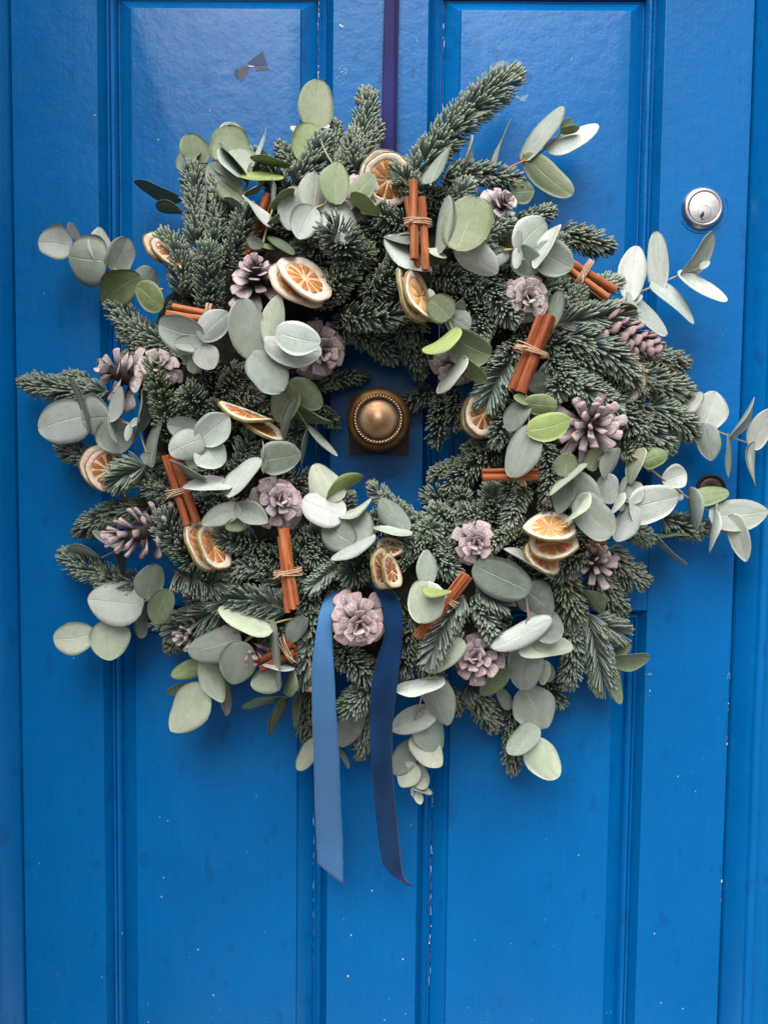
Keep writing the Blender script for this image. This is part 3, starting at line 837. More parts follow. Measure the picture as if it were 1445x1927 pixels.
FIR = [
 # crown of the ring
 (630, 335, 690, 172, 58, 'm', 4, 16, .12), (640, 320, 628, 232, 40, 'm', -8, -2), (680, 330, 712, 238, 48, 'd', -6, 0), (668, 320, 665, 250, 48, 'm', 10, 18),
 (775, 350, 972, 140, 76, 'm', 8, 22, -.06), (835, 338, 980, 344, 50, 'm', 12, 16), (555, 350, 612, 258, 62, 'm', 6, 14),
 (370, 462, 360, 312, 56, 'm', 10, 22, .04), (402, 465, 406, 328, 50, 'm', 12, 22), (420, 505, 466, 392, 62, 'b', 16, 28, .08), (345, 560, 304, 444, 66, 'm', 20, 30, .14), (392, 585, 388, 462, 62, 'm', 16, 34),
 (310, 650, 213, 572, 60, 'm', 2, 12), (335, 650, 230, 628, 54, 'd', -6, 0), (340, 690, 240, 672, 50, 'd', -10, -4), (520, 330, 470, 290, 50, 'd', -6, 2), (560, 330, 525, 275, 40, 'm', -4, 4), (540, 375, 500, 330, 54, 'd', -10, -2),
 # flank at nine o'clock
 (205, 738, 46, 718, 58, 'm', 2, 8, -.04), (170, 720, 120, 712, 40, 'm', 6, 10), (318, 835, 283, 682, 58, 'g', 16, 30, .05), (385, 770, 352, 730, 60, 'm', 4, 26), (395, 700, 372, 660, 54, 'd', 0, 8), (420, 740, 448, 690, 50, 'd', 0, 8),
 (420, 768, 492, 745, 42, 'd', 2, 8), (440, 800, 520, 775, 44, 'd', -6, 0), (275, 880, 215, 912, 62, 'p', 18, 26, .1, 1), (175, 865, 115, 840, 50, 'm', 0, 6), (285, 955, 150, 1000, 58, 'd', -2, 6), (380, 1060, 308, 965, 72, 'm', 10, 22, -.1),
 (265, 1100, 122, 1042, 58, 'm', 0, 6), (330, 1075, 425, 1092, 70, 'b', 12, 20, .1, 1), (480, 1022, 412, 1008, 64, 'm', 14, 22), (535, 1052, 468, 1040, 56, 'd', 4, 10), (525, 1100, 428, 1088, 52, 'm', 12, 22, .25), (545, 1150, 405, 1128, 70, 'b', 14, 22, .05, 1),
 (425, 1140, 326, 1188, 66, 'b', 8, 14, 0, 1), (345, 1160, 284, 1172, 36, 'm', 2, 8), (352, 1205, 316, 1218, 40, 'd', -6, -2), (335, 925, 266, 905, 54, 'd', 0, 8), (350, 960, 300, 915, 50, 'm', 2, 10), (445, 892, 468, 812, 56, 'p', 14, 24, .1), (478, 880, 490, 800, 40, 'd', 4, 10),
 (300, 870, 340, 900, 44, 'm', 4, 10), (400, 900, 430, 960, 50, 'd', 2, 8), (380, 950, 420, 930, 50, 'm', 6, 12), (440, 830, 400, 760, 50, 'd', 0, 6),
 # inside the hole, upper half
 (655, 500, 612, 425, 84, 'b', 14, 50, .15), (600, 480, 560, 450, 60, 'm', 0, 10), (630, 500, 640, 560, 60, 'd', 0, 8), (640, 520, 700, 472, 54, 'g', 4, 16), (610, 580, 668, 512, 64, 'g', 8, 20, -.15), (640, 590, 760, 588, 62, 'm', 8, 14, .08),
 (690, 560, 750, 488, 62, 'm', 8, 18), (640, 615, 742, 678, 56, 'm', -8, 2, -.08), (765, 600, 790, 706, 50, 'd', -10, 2), (590, 725, 688, 706, 38, 'd', -10, -4), (660, 590, 640, 640, 50, 'd', -8, 0), (740, 580, 770, 640, 56, 'd', -12, -4),
 (815, 735, 758, 770, 46, 'd', -24, -20), (838, 735, 820, 838, 50, 'd', -18, -8), (855, 735, 862, 805, 40, 'd', -14, -6), (930, 832, 876, 845, 46, 'd', -10, -4), (895, 872, 808, 900, 38, 'm', -16, -10), (940, 850, 840, 925, 58, 'd', -8, 0), (600, 765, 634, 800, 36, 'd', -6, 0), (565, 792, 548, 828, 44, 'm', -4, 4),
 (555, 500, 600, 520, 50, 'd', 0, 6), (560, 540, 610, 570, 46, 'd', -4, 4), (620, 450, 660, 470, 50, 'm', 0, 12), (720, 520, 690, 560, 50, 'm', 2, 8), (600, 690, 640, 660, 40, 'd', -14, -8), (800, 640, 790, 690, 40, 'd', -14, -6),
 # inside the hole, lower half
 (805, 992, 700, 912, 46, 'p', 4, 14, -.08), (850, 985, 812, 955, 50, 'p', 8, 26), (945, 990, 838, 968, 54, 'm', 2, 10), (930, 1000, 925, 912, 60, 'm', 2, 10), (990, 918, 958, 994, 48, 'p', 12, 22, .06), (1018, 830, 1032, 944, 48, 'p', 14, 26, -.08), (1030, 935, 1026, 990, 40, 'm', 10, 18),
 (995, 985, 912, 1045, 40, 'g', 14, 22, .1), (805, 990, 752, 1040, 46, 'p', 8, 18), (820, 985, 800, 1002, 54, 'p', 6, 30), (800, 1012, 860, 1078, 58, 'm', 8, 16), (895, 1100, 948, 1138, 60, 'b', 10, 20, 0, 1), (885, 1125, 925, 1210, 50, 'p', 14, 26, -.1), (872, 1120, 808, 1245, 60, 'p', 26, 38, .04, 1),
 (1112, 1000, 1034, 1078, 60, 'm', 10, 18), (1060, 1075, 1082, 1170, 64, 'g', 4, 12), (1075, 1160, 1066, 1290, 54, 'p', 4, 14), (1105, 1150, 1138, 1295, 62, 'p', 10, 18, 0, 1), (1105, 1165, 1172, 1192, 56, 'p', 14, 22, 0, 1), (1115, 1070, 1168, 1150, 62, 'd', -2, 4), (1140, 1035, 1208, 1092, 62, 'd', 0, 6),
 (1175, 1000, 1220, 1016, 46, 'm', 0, 8), (1245, 975, 1330, 992, 58, 'm', -2, 4), (1168, 848, 1204, 862, 48, 'g', 4, 20), (880, 960, 860, 920, 46, 'd', -4, 4), (900, 1000, 850, 1010, 50, 'd', 2, 8), (960, 1010, 1000, 1060, 50, 'd', 2, 8), (980, 940, 950, 900, 50, 'd', -2, 4), (870, 1040, 830, 1030, 50, 'm', 4, 12),
 (770, 1030, 740, 1010, 40, 'm', 4, 10), (640, 960, 660, 930, 40, 'd', -12, -6), (690, 1000, 720, 960, 40, 'd', -10, -2), (720, 1000, 770, 975, 44, 'd', -8, 0),
 # flank at three o'clock
 (1195, 715, 1288, 742, 70, 'd', 2, 8), (1180, 760, 1255, 842, 84, 'd', 2, 10), (1215, 765, 1304, 818, 62, 'm', 4, 10), (1160, 765, 1204, 824, 54, 'b', 8, 16), (1105, 715, 1168, 774, 50, 'p', 12, 22), (1085, 692, 1042, 752, 56, 'p', 16, 28, .1), (1030, 675, 1125, 748, 72, 'p', 14, 22, .06), (1060, 635, 1210, 730, 80, 'b', 20, 26, -.1),
 (1015, 640, 1125, 695, 70, 'b', 4, 12), (1045, 615, 1180, 598, 66, 'p', 16, 22, -.06, 1), (1058, 590, 1098, 543, 42, 'p', 14, 22), (1015, 548, 1165, 530, 52, 'p', 16, 20, .06), (1050, 440, 1146, 466, 58, 'd', 2, 6), (970, 420, 1038, 396, 42, 'd', -6, -2), (1205, 668, 1288, 686, 50, 'd', 0, 6), (915, 515, 972, 604, 60, 'p', 14, 24, .1),
 (858, 515, 922, 556, 54, 'm', 10, 20), (815, 515, 872, 532, 60, 'm', 8, 16), (965, 510, 1048, 498, 40, 'p', 10, 16), (925, 500, 986, 512, 46, 'd', 4, 8), (900, 462, 962, 416, 50, 'p', 14, 22), (888, 458, 948, 492, 50, 'p', 12, 20), (848, 395, 888, 346, 46, 'p', 12, 22), (775, 385, 738, 318, 60, 'p', 10, 28, .15),
 (765, 425, 700, 392, 60, 'm', 6, 14), (720, 440, 690, 410, 50, 'd', 2, 8), (850, 550, 914, 606, 66, 'd', 4, 12), (915, 592, 888, 655, 54, 'p', 12, 26), (965, 672, 915, 762, 72, 'p', 14, 24, .05, 1), (988, 635, 942, 672, 52, 'm', 8, 16), (975, 752, 935, 838, 54, 'b', 6, 16), (940, 620, 920, 570, 50, 'd', 2, 8), (800, 370, 850, 380, 54, 'm', 4, 14), (820, 400, 800, 350, 40, 'm', 4, 14),
 (880, 420, 850, 460, 50, 'd', 2, 8), (1100, 600, 1150, 640, 50, 'm', 4, 10), (1180, 800, 1220, 870, 60, 'd', 0, 8), (1150, 720, 1200, 780, 50, 'd', 4, 8), (1130, 760, 1180, 740, 50, 'd', 2, 8),
 # foot of the ring
 (555, 1065, 622, 995, 70, 'd', 4, 12), (560, 1000, 605, 1062, 60, 'd', 4, 10), (640, 1068, 585, 1112, 42, 'p', 14, 24, .1, 1), (690, 1055, 646, 1088, 66, 'm', 10, 20), (585, 1080, 602, 1210, 56, 'm', 8, 12), (770, 1065, 702, 1040, 52, 'p', 14, 28, .1), (800, 1030, 752, 1028, 54, 'p', 12, 26), (590, 1195, 568, 1285, 50, 'p', 10, 18, 0, 1),
 (640, 1225, 705, 1275, 62, 'm', 2, 10), (700, 1290, 645, 1336, 66, 'p', 4, 26), (702, 1335, 678, 1422, 42, 'p', -2, 6), (588, 1295, 574, 1388, 44, 'd', -8, -4), (772, 1165, 764, 1268, 54, 'd', 4, 10), (880, 1285, 930, 1365, 60, 'd', -6, 0), (958, 1310, 962, 1450, 50, 'd', -8, 0), (1018, 1285, 1054, 1326, 48, 'd', -6, 0), (838, 1295, 858, 1336, 46, 'd', -8, -2),
 (660, 1250, 640, 1200, 50, 'd', 0, 6), (680, 1040, 640, 1020, 56, 'd', 2, 10), (560, 1180, 600, 1230, 50, 'd', 0, 6), (740, 1240, 720, 1310, 50, 'd', -2, 4), (800, 1180, 840, 1210, 50, 'd', 2, 8), (960, 1180, 930, 1240, 54, 'd', 0, 6), (620, 1290, 600, 1340, 44, 'd', -8, 0), (790, 1240, 830, 1290, 50, 'd', 0, 6), (540, 1170, 500, 1210, 50, 'd', 0, 6), (1000, 1090, 960, 1060, 50, 'm', 6, 14),
]
for a in FIR:
    fir(*a)
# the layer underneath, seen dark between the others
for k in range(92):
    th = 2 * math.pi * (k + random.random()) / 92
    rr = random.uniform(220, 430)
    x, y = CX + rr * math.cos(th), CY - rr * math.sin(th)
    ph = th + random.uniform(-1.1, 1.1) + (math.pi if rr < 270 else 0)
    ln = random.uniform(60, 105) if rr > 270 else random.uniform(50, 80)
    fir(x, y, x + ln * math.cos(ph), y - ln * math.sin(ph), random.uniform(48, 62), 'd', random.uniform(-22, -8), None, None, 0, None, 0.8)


# ------------------------------------------------------------------ eucalyptus
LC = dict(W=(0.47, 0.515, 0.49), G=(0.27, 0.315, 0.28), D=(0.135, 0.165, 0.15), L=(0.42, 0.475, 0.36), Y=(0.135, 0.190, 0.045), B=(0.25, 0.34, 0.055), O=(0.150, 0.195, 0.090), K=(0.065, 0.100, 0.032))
def leaf_mesh(Lm, Wm, cup, bend, seed, point):
    r = random.Random(seed)
    nu, nv = 8, 13
    k = r.uniform(0.68, 0.92)
    pw = r.uniform(1.9, 2.25)
    ph1, ph2, wv = r.uniform(0, 6.28), r.uniform(0, 6.28), r.uniform(0.015, 0.045)
    asym = r.uniform(-0.05, 0.05)
    tw = r.uniform(-0.4, 0.4)
    side = r.uniform(-.06, .06)
    vs, uv = [], []
    for s in (0, 1):
        for i in range(nv):
            v = 0.5 - 0.5 * math.cos(math.pi * i / (nv - 1))
            q = abs(2 * v ** k - 1)
            hw = (max(0.0, 1 - q ** pw)) ** (1 / pw)
            hw *= 1 - point * v ** 5
            hw = hw * (1 + wv * math.sin(9 * v + ph1)) 
            for j in range(nu + 1):
                u = 2 * j / nu - 1
                x = 0.5 * Wm * hw * (u * (1 + asym * (1 if u > 0 else -1))) + side * Lm * math.sin(math.pi * v)
                heart = -0.10 * (1 - v) ** 8 * abs(u)
                yy = Lm * (v + heart)
                z = cup * Wm * (u * u) * hw * hw + bend * Lm * v * v + wv * 0.6 * Wm * u * u * math.sin(7 * v + ph2 + (1.3 if u > 0 else 0)) - 0.012 * Wm * (1 - min(1, abs(u) * 6)) 
                z += tw * u * Wm * 0.5 * hw * (v - .3) * 0.6
                vs.append((x, yy, z - s * 0.00030))
                uv.append((0.5 + 0.5 * u, v))
    m = nu + 1
    N = nv * m
    f = grid_rings(nv, m, False) + [tuple(reversed(q)) for q in grid_rings(nv, m, False, N)]
    for i in range(nv - 1):
        for j in (0, nu):
            a, b = i * m + j, (i + 1) * m + j
            f.append((a, b, b + N, a + N))
    return mesh_py('leaf', vs, f, True, uv)

_seed = [100]
def leaf(root, bx, by, tx, ty, w, col, o=0.0, tilt=None):
    """one leaf of a sprig from its base to its tip, w pixels across as seen"""
    _seed[0] += 1
    r = random.Random(_seed[0] * 7 + 3)
    d0 = surf(bx, by) * 0.9 + 0.016 + o * 0.001
    d1 = 0.5 * d0 + 0.5 * (surf(tx, ty) * 0.9 + 0.016 + o * 0.001) + (tilt * 0.001 if tilt is not None else r.uniform(-0.006, 0.010))
    d0, d1 = max(d0, 0.010), max(d1, 0.008)
    a, b = P(bx, by, d0), P(tx, ty, d1)
    ax = b - a
    Lm = ax.length
    ax.normalize()
    sc = S((d0 + d1) / 2)
    ws = w * sc
    true = ws
    full = min(0.80 * Lm, 0.034)
    if ws < 0.62 * full:
        true = full
        roll = math.acos(ws / true) * (1 if r.random() < 0.55 else -1)
        if col in 'WL':                # these turn their pale face up to the sky
            sdz = ax.cross((cam.location - (a + b) / 2).normalized()).normalized().z
            roll = abs(roll) * (-1 if sdz > 0 else 1)
    else:
        roll = math.radians(r.uniform(-24, 24))
        true = ws / math.cos(roll)
    view = (cam.location - (a + b) / 2).normalized()
    sd_ = ax.cross(view).normalized()
    nv_ = sd_.cross(ax).normalized()
    c, s = math.cos(roll), math.sin(roll)
    sd2, nv2 = sd_ * c + nv_ * s, nv_ * c - sd_ * s
    me = leaf_mesh(Lm, true, r.uniform(-0.22, 0.20), r.uniform(-0.12, 0.10), _seed[0], r.choice((0.0, 0.08, 0.22, 0.35)))
    mw = Matrix((( sd2.x, ax.x, nv2.x, a.x), (sd2.y, ax.y, nv2.y, a.y), (sd2.z, ax.z, nv2.z, a.z), (0, 0, 0, 1)))
    lo = link('leaf', me, root, MAT['leaf'], Matrix.Translation(-root.location) @ mw)
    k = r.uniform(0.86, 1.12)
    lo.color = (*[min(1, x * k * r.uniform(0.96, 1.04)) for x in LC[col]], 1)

RED, YEL, GRY, PNK = (0.40, 0.19, 0.13), (0.47, 0.42, 0.17), (0.30, 0.32, 0.24), (0.50, 0.33, 0.27)
def sprig(label, stem, scol, leaves, o=0.0, rad=0.0012):
    x0, y0 = stem[0]
    dd = lambda x, y: max(0.009, surf(x, y) * 0.9 + 0.0155 + o * 0.001)
    root = tag(empty('eucalyptus_sprig', P(x0, y0, dd(x0, y0))), label, 'eucalyptus', 'eucalyptus sprigs in the wreath')
    pts = [P(x, y, dd(x, y)) - root.location for x, y in stem]
    n = max(8, 5 * len(pts))
    pp = smooth_path(pts, n)
    st = link('stem', tube('stem', pp, [rad * (1.15 - 0.55 * i / (n - 1)) for i in range(n)], 7), root, MAT['stem'])
    st.color = (*scol, 1)
    for L in leaves:
        leaf(root, *L[:6], o + (L[6] if len(L) > 6 else 0), L[7] if len(L) > 7 else None)
    return root

sprig('pair of olive eucalyptus leaves standing highest at the top of the wreath', [(596, 244), (612, 285), (640, 330)], GRY, [
    (596, 241, 598, 147, 66, 'O', 4), (597, 243, 566, 302, 68, 'Y', 8), (612, 240, 546, 231, 13, 'W', 0), (598, 242, 619, 243, 8, 'W', 0)], 4)
sprig('broad grey-green eucalyptus fan at the ten to eleven o\'clock edge', [(454, 392), (462, 357), (475, 318), (484, 302)], YEL, [
    (375, 306, 357, 250, 54, 'O', -6), (430, 304, 432, 239, 76, 'O', 2), (432, 290, 437, 228, 54, 'G', -8), (342, 318, 374, 279, 24, 'D', -2), (402, 326, 371, 313, 22, 'Y', 0), (453, 331, 445, 280, 78, 'G', -2), (450, 362, 398, 315, 62, 'G', 0), (456, 372, 414, 340, 32, 'K', 2),
    (459, 338, 413, 285, 15, 'W', 10), (461, 325, 417, 273, 12, 'Y', 10), (482, 306, 497, 249, 14, 'W', 8), (457, 330, 531, 334, 14, 'B', 12), (483, 304, 544, 315, 16, 'Y', 8), (482, 308, 472, 332, 22, 'K', 0), (463, 365, 498, 339, 10, 'G', 8), (504, 422, 456, 368, 17, 'W', 14), (453, 390, 421, 372, 15, 'G', 8)], 6)
sprig('thin eucalyptus twig with narrow leaves crossing the shaded cinnamon sticks', [(494, 462), (504, 422), (515, 388)], YEL, [
    (515, 390, 551, 352, 20, 'Y', 4), (513, 386, 507, 337, 11, 'G', 2), (549, 427, 557, 351, 52, 'G', 0), (505, 421, 525, 401, 11, 'Y', 4), (493, 461, 465, 449, 24, 'G', 6), (494, 462, 519, 468, 9, 'Y', 4), (510, 447, 553, 476, 17, 'K', 0), (548, 426, 566, 432, 10, 'W', 2)], 12)
sprig('pair of narrow olive leaves sticking out at the ten o\'clock edge', [(392, 392), (362, 384), (334, 370)], GRY, [(333, 370, 257, 337, 24, 'Y', 0), (338, 397, 295, 398, 25, 'Y', -2), (380, 402, 380, 347, 26, 'G', -2)], -6)
sprig('round grey leaves and one small lime leaf on a yellow stem before the topmost pinecone', [(588, 395), (610, 385), (632, 377), (666, 373)], YEL, [
    (588, 392, 596, 323, 56, 'G', 2), (587, 394, 561, 450, 58, 'W', 8), (632, 378, 648, 458, 64, 'W', 4), (631, 377, 637, 301, 58, 'O', 10), (666, 373, 704, 323, 42, 'O', 8), (664, 371, 717, 401, 28, 'B', 16)], 18)
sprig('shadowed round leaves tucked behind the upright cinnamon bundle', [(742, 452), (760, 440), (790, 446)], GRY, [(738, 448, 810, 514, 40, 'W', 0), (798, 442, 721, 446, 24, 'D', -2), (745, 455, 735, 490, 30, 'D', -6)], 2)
sprig('large olive leaf over a pale one just right of the upright cinnamon bundle', [(805, 470), (823, 468), (864, 464)], PNK, [(823, 470, 838, 367, 30, 'G', 2), (862, 463, 899, 371, 88, 'O', 15), (864, 466, 936, 514, 58, 'W', 8), (810, 472, 840, 486, 13, 'L', 4)], 20)
sprig('folded pale eucalyptus leaves between two pinecones at one o\'clock', [(948, 471), (975, 469), (1014, 469)], YEL, [(975, 469, 1031, 417, 64, 'W', 2), (1014, 468, 1078, 505, 66, 'W', 4), (1043, 432, 1002, 499, 24, 'W', 16), (974, 469, 970, 505, 20, 'W', 6), (973, 469, 976, 434, 16, 'W', 6), (975, 470, 1010, 514, 54, 'G', -2), (952, 470, 933, 499, 36, 'D', -4), (956, 480, 928, 498, 22, 'G', -4)], 16)
sprig('red-stemmed eucalyptus sprig reaching out at one o\'clock over bare door', [(945, 322), (993, 299), (1022, 283), (1060, 247)], RED, [(990, 294, 1052, 190, 36, 'G', 2), (993, 297, 1079, 368, 48, 'O', 6), (1034, 277, 1125, 235, 36, 'W', 2), (1060, 246, 1076, 221, 22, 'G', 0), (1057, 245, 1090, 241, 15, 'B', 8)], 6)
sprig('two narrow grey leaves standing upright beside the long fir tip', [(905, 345), (925, 325), (930, 314)], GRY, [(930, 315, 950, 223, 13, 'G', 0), (872, 320, 884, 260, 13, 'G', -2), (966, 361, 1006, 358, 44, 'K', -6)], 0)
sprig('single curled green leaf at the foot of the long fir tip', [(810, 350), (811, 344), (813, 337)], GRY, [(812, 339, 840, 272, 30, 'G', 0)], 26)
sprig('pink-stemmed eucalyptus spray with slim white leaves below the cylinder lock', [(1150, 574), (1188, 556), (1234, 537), (1282, 516), (1324, 502)], PNK, [
    (1185, 557, 1198, 461, 50, 'W', 0), (1186, 558, 1250, 632, 28, 'W', 4), (1238, 538, 1236, 434, 38, 'W', 2), (1231, 538, 1311, 603, 28, 'W', 4), (1285, 516, 1347, 439, 32, 'G', 2), (1282, 517, 1363, 571, 24, 'W', 4), (1318, 504, 1336, 491, 13, 'W', 6), (1163, 574, 1197, 583, 12, 'Y', 0), (1190, 560, 1203, 568, 26, 'W', -2)], 14)
sprig('rounded grey leaves and two olive ones reaching out at ten o\'clock over the stile', [(307, 545), (262, 538), (214, 505), (194, 492), (133, 464)], PNK, [
    (132, 464, 73, 457, 62, 'G', 2), (142, 449, 132, 418, 20, 'W', 0), (196, 491, 130, 482, 98, 'G', 8), (195, 493, 187, 428, 44, 'W', 2), (216, 505, 240, 446, 50, 'G', 0), (256, 523, 187, 572, 64, 'Y', 10), (261, 538, 288, 506, 48, 'D', 0), (262, 541, 313, 577, 52, 'Y', 8)], 6)
sprig('white butterfly pair of round leaves below the level cinnamon bundle', [(380, 665), (379, 645), (379, 631)], GRY, [
    (377, 632, 296, 612, 70, 'W', 6, 2), (380, 633, 428, 587, 54, 'W', 8, 4), (380, 655, 402, 694, 50, 'W', 2), (378, 645, 362, 702, 42, 'D', -8), (378, 652, 328, 648, 32, 'W', 0)], 26)
sprig('large grey eucalyptus rosette left of the dark mauve pinecone', [(478, 690), (480, 669), (506, 643), (526, 627)], GRY, [
    (480, 669, 459, 560, 70, 'G', 2), (509, 643, 526, 554, 44, 'L', 6), (526, 627, 604, 645, 62, 'W', 16, 8), (506, 643, 606, 662, 60, 'W', 8), (480, 670, 536, 734, 70, 'G', 4), (478, 668, 444, 624, 36, 'D', -8), (518, 680, 541, 718, 28, 'D', -6)], 28)
sprig('shaded green eucalyptus hanging into the hole left of the brass knob', [(540, 715), (550, 731), (558, 768), (582, 808), (584, 815)], YEL, [
    (548, 726, 610, 764, 56, 'O', 0), (547, 729, 526, 795, 54, 'O', -4), (558, 758, 531, 827, 20, 'G', 8), (559, 764, 626, 796, 22, 'O', 4), (581, 811, 567, 880, 10, 'G', 4), (583, 807, 631, 861, 14, 'W', 6)], 10)
sprig('lone round grey leaf facing forward beside the knob at nine o\'clock', [(485, 862), (497, 866)], GRY, [(498, 867, 568, 857, 64, 'G', 6, 2), (497, 866, 496, 824, 8, 'L', 6), (497, 867, 496, 892, 9, 'L', 6)], 22)
sprig('pale eucalyptus pairs crossing the left flank above the tilted orange slices', [(462, 990), (446, 954), (429, 915)], YEL, [
    (430, 926, 491, 863, 38, 'W', 10), (430, 916, 344, 908, 30, 'W', 8), (447, 957, 381, 986, 40, 'W', 4), (447, 955, 505, 982, 44, 'G', 4), (470, 977, 424, 993, 30, 'O', -6)], 26)
sprig('tall eucalyptus stem with round pale leaves and a lime-green leaf below the knob', [(659, 1025), (650, 992), (641, 970), (635, 935)], YEL, [
    (632, 938, 591, 872, 64, 'L', 12), (621, 931, 684, 898, 28, 'B', 16), (641, 970, 571, 936, 66, 'W', 8), (643, 971, 700, 940, 10, 'L', 10), (659, 1020, 607, 979, 62, 'G', 2), (659, 1022, 684, 957, 72, 'G', 0), (630, 1047, 704, 1003, 20, 'W', 6), (769, 1004, 697, 996, 15, 'W', 4), (762, 996, 716, 938, 50, 'D', -6)], 20)
sprig('big round whitish leaves on a red stem at the nine o\'clock edge', [(250, 800), (205, 786), (156, 783), (137, 773)], RED, [
    (157, 783, 69, 808, 84, 'W', 10, 2), (205, 786, 154, 794, 90, 'W', 4), (207, 787, 230, 727, 28, 'W', 8), (207, 787, 216, 834, 12, 'W', 8), (164, 806, 136, 707, 10, 'G', 16), (211, 793, 226, 854, 76, 'D', -6), (246, 800, 239, 830, 16, 'W', 2), (247, 801, 264, 787, 12, 'W', 2)], 20)
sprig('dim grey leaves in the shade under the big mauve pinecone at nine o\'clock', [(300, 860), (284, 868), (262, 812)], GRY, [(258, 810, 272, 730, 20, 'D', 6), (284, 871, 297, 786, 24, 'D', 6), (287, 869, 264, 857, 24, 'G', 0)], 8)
sprig('bright four-leaf whorl facing forward above the slanted cinnamon bundle', [(383, 860), (380, 842), (377, 826)], GRY, [
    (372, 808, 314, 800, 46, 'W', 4), (377, 827, 318, 852, 62, 'W', 12, 2), (378, 826, 432, 783, 62, 'W', 10, 4), (382, 831, 418, 876, 62, 'W', 6), (375, 852, 354, 878, 32, 'W', 0), (383, 899, 322, 861, 13, 'G', 0)], 28)
sprig('big pale leaf cluster jutting out at eight o\'clock over the moulding', [(330, 1108), (296, 1122), (262, 1137), (215, 1172), (175, 1195)], YEL, [
    (262, 1137, 168, 1128, 88, 'W', 10, 2), (172, 1195, 102, 1204, 62, 'L', 2), (215, 1173, 205, 1243, 74, 'L', 4), (262, 1143, 270, 1200, 28, 'G', 0), (277, 1122, 293, 1066, 54, 'G', 2), (315, 1115, 297, 1172, 48, 'O', 6)], 12)
sprig('thin drooping twig with narrow leaves beneath the side-on pinecone at eight o\'clock', [(240, 1030), (220, 1036), (188, 1051)], PNK, [
    (232, 1033, 175, 1004, 22, 'G', 2), (188, 1051, 129, 1031, 13, 'G', 4), (188, 1052, 200, 1094, 10, 'G', 4), (220, 1036, 240, 1082, 18, 'D', -2)], 8)
sprig('mottled pale leaves hanging lowest at seven o\'clock', [(488, 1186), (454, 1215), (410, 1260), (379, 1296)], YEL, [
    (444, 1203, 347, 1226, 66, 'G', 4), (452, 1215, 434, 1295, 72, 'L', 14, 2), (385, 1250, 322, 1271, 36, 'Y', 0), (389, 1244, 420, 1320, 48, 'L', 8), (416, 1282, 426, 1345, 22, 'L', 4), (379, 1296, 321, 1378, 76, 'L', 10, 2), (347, 1286, 316, 1306, 20, 'O', -2)], 18)
sprig('yellow-stemmed leaves around the dark cinnamon bundle at half past six', [(450, 1217), (479, 1192), (520, 1172), (567, 1160)], YEL, [
    (506, 1183, 411, 1149, 38, 'L', 8), (521, 1285, 505, 1170, 13, 'G', 22), (525, 1280, 471, 1287, 52, 'L', 8), (550, 1257, 494, 1251, 13, 'W', 10), (549, 1260, 534, 1306, 24, 'O', 6), (569, 1164, 545, 1212, 38, 'G', 0), (533, 1313, 458, 1341, 16, 'O', -4), (533, 1314, 515, 1384, 24, 'K', -4), (565, 1313, 555, 1368, 15, 'K', -6)], 12)
sprig('grey leaves half hidden behind the two velvet tails', [(660, 1290), (672, 1338), (630, 1402), (594, 1395)], GRY, [(594, 1393, 560, 1448, 36, 'L', 0), (672, 1338, 640, 1402, 48, 'G', 2), (630, 1404, 660, 1443, 12, 'L', 0)], -8)
sprig('cascade of pale overlapping leaves right of the dark velvet tail', [(812, 1262), (796, 1301), (787, 1337), (778, 1385), (778, 1437), (780, 1481)], PNK, [
    (829, 1281, 744, 1301, 30, 'W', 10), (808, 1282, 841, 1361, 60, 'G', 2), (814, 1342, 736, 1374, 50, 'W', 10, 4), (802, 1340, 832, 1420, 64, 'G', 2), (778, 1391, 831, 1441, 52, 'L', 12, 4), (775, 1397, 741, 1457, 46, 'D', -6), (778, 1440, 755, 1480, 46, 'L', 8, 3), (784, 1440, 800, 1485, 38, 'G', 0), (774, 1479, 811, 1493, 16, 'W', 6), (775, 1480, 794, 1513, 20, 'L', 2), (778, 1482, 780, 1500, 9, 'W', 10)], 8, 0.0010)
sprig('round pale leaf with a lime leaf at the upper end of the short cinnamon bundle', [(820, 1120), (803, 1100), (802, 1085)], GRY, [(802, 1101, 802, 1034, 40, 'G', 6), (804, 1100, 787, 1173, 72, 'L', 12, 2), (798, 1107, 849, 1115, 18, 'B', 20)], 24)
sprig('long trail of big dark then pale leaves hanging at five o\'clock', [(985, 1090), (988, 1113), (994, 1160), (1001, 1215), (992, 1300), (1000, 1372), (1002, 1400)], PNK, [
    (988, 1110, 890, 1067, 76, 'D', 8), (988, 1112, 1040, 1158, 70, 'D', -2), (997, 1162, 1057, 1194, 64, 'D', -2), (1028, 1167, 926, 1220, 46, 'W', 10, 2), (984, 1226, 1076, 1217, 40, 'L', 10, 2), (994, 1220, 977, 1303, 68, 'G', 2), (1022, 1246, 1021, 1286, 29, 'L', 10), (1025, 1248, 1035, 1284, 24, 'D', 0), (989, 1300, 1029, 1373, 84, 'G', 6), (1006, 1370, 955, 1418, 46, 'G', 10),
    (1000, 1398, 1047, 1464, 64, 'L', 12, 2), (1000, 1402, 974, 1419, 18, 'G', 0), (957, 1332, 938, 1298, 26, 'D', -4)], 12)
sprig('olive leaf fan sticking out at four o\'clock over the rail moulding', [(1130, 1215), (1145, 1236), (1154, 1242)], GRY, [(1152, 1243, 1223, 1242, 32, 'O', 0), (1151, 1242, 1163, 1323, 26, 'O', 2), (1158, 1234, 1186, 1211, 24, 'K', -2), (1112, 1260, 1108, 1288, 14, 'K', -6)], 2)
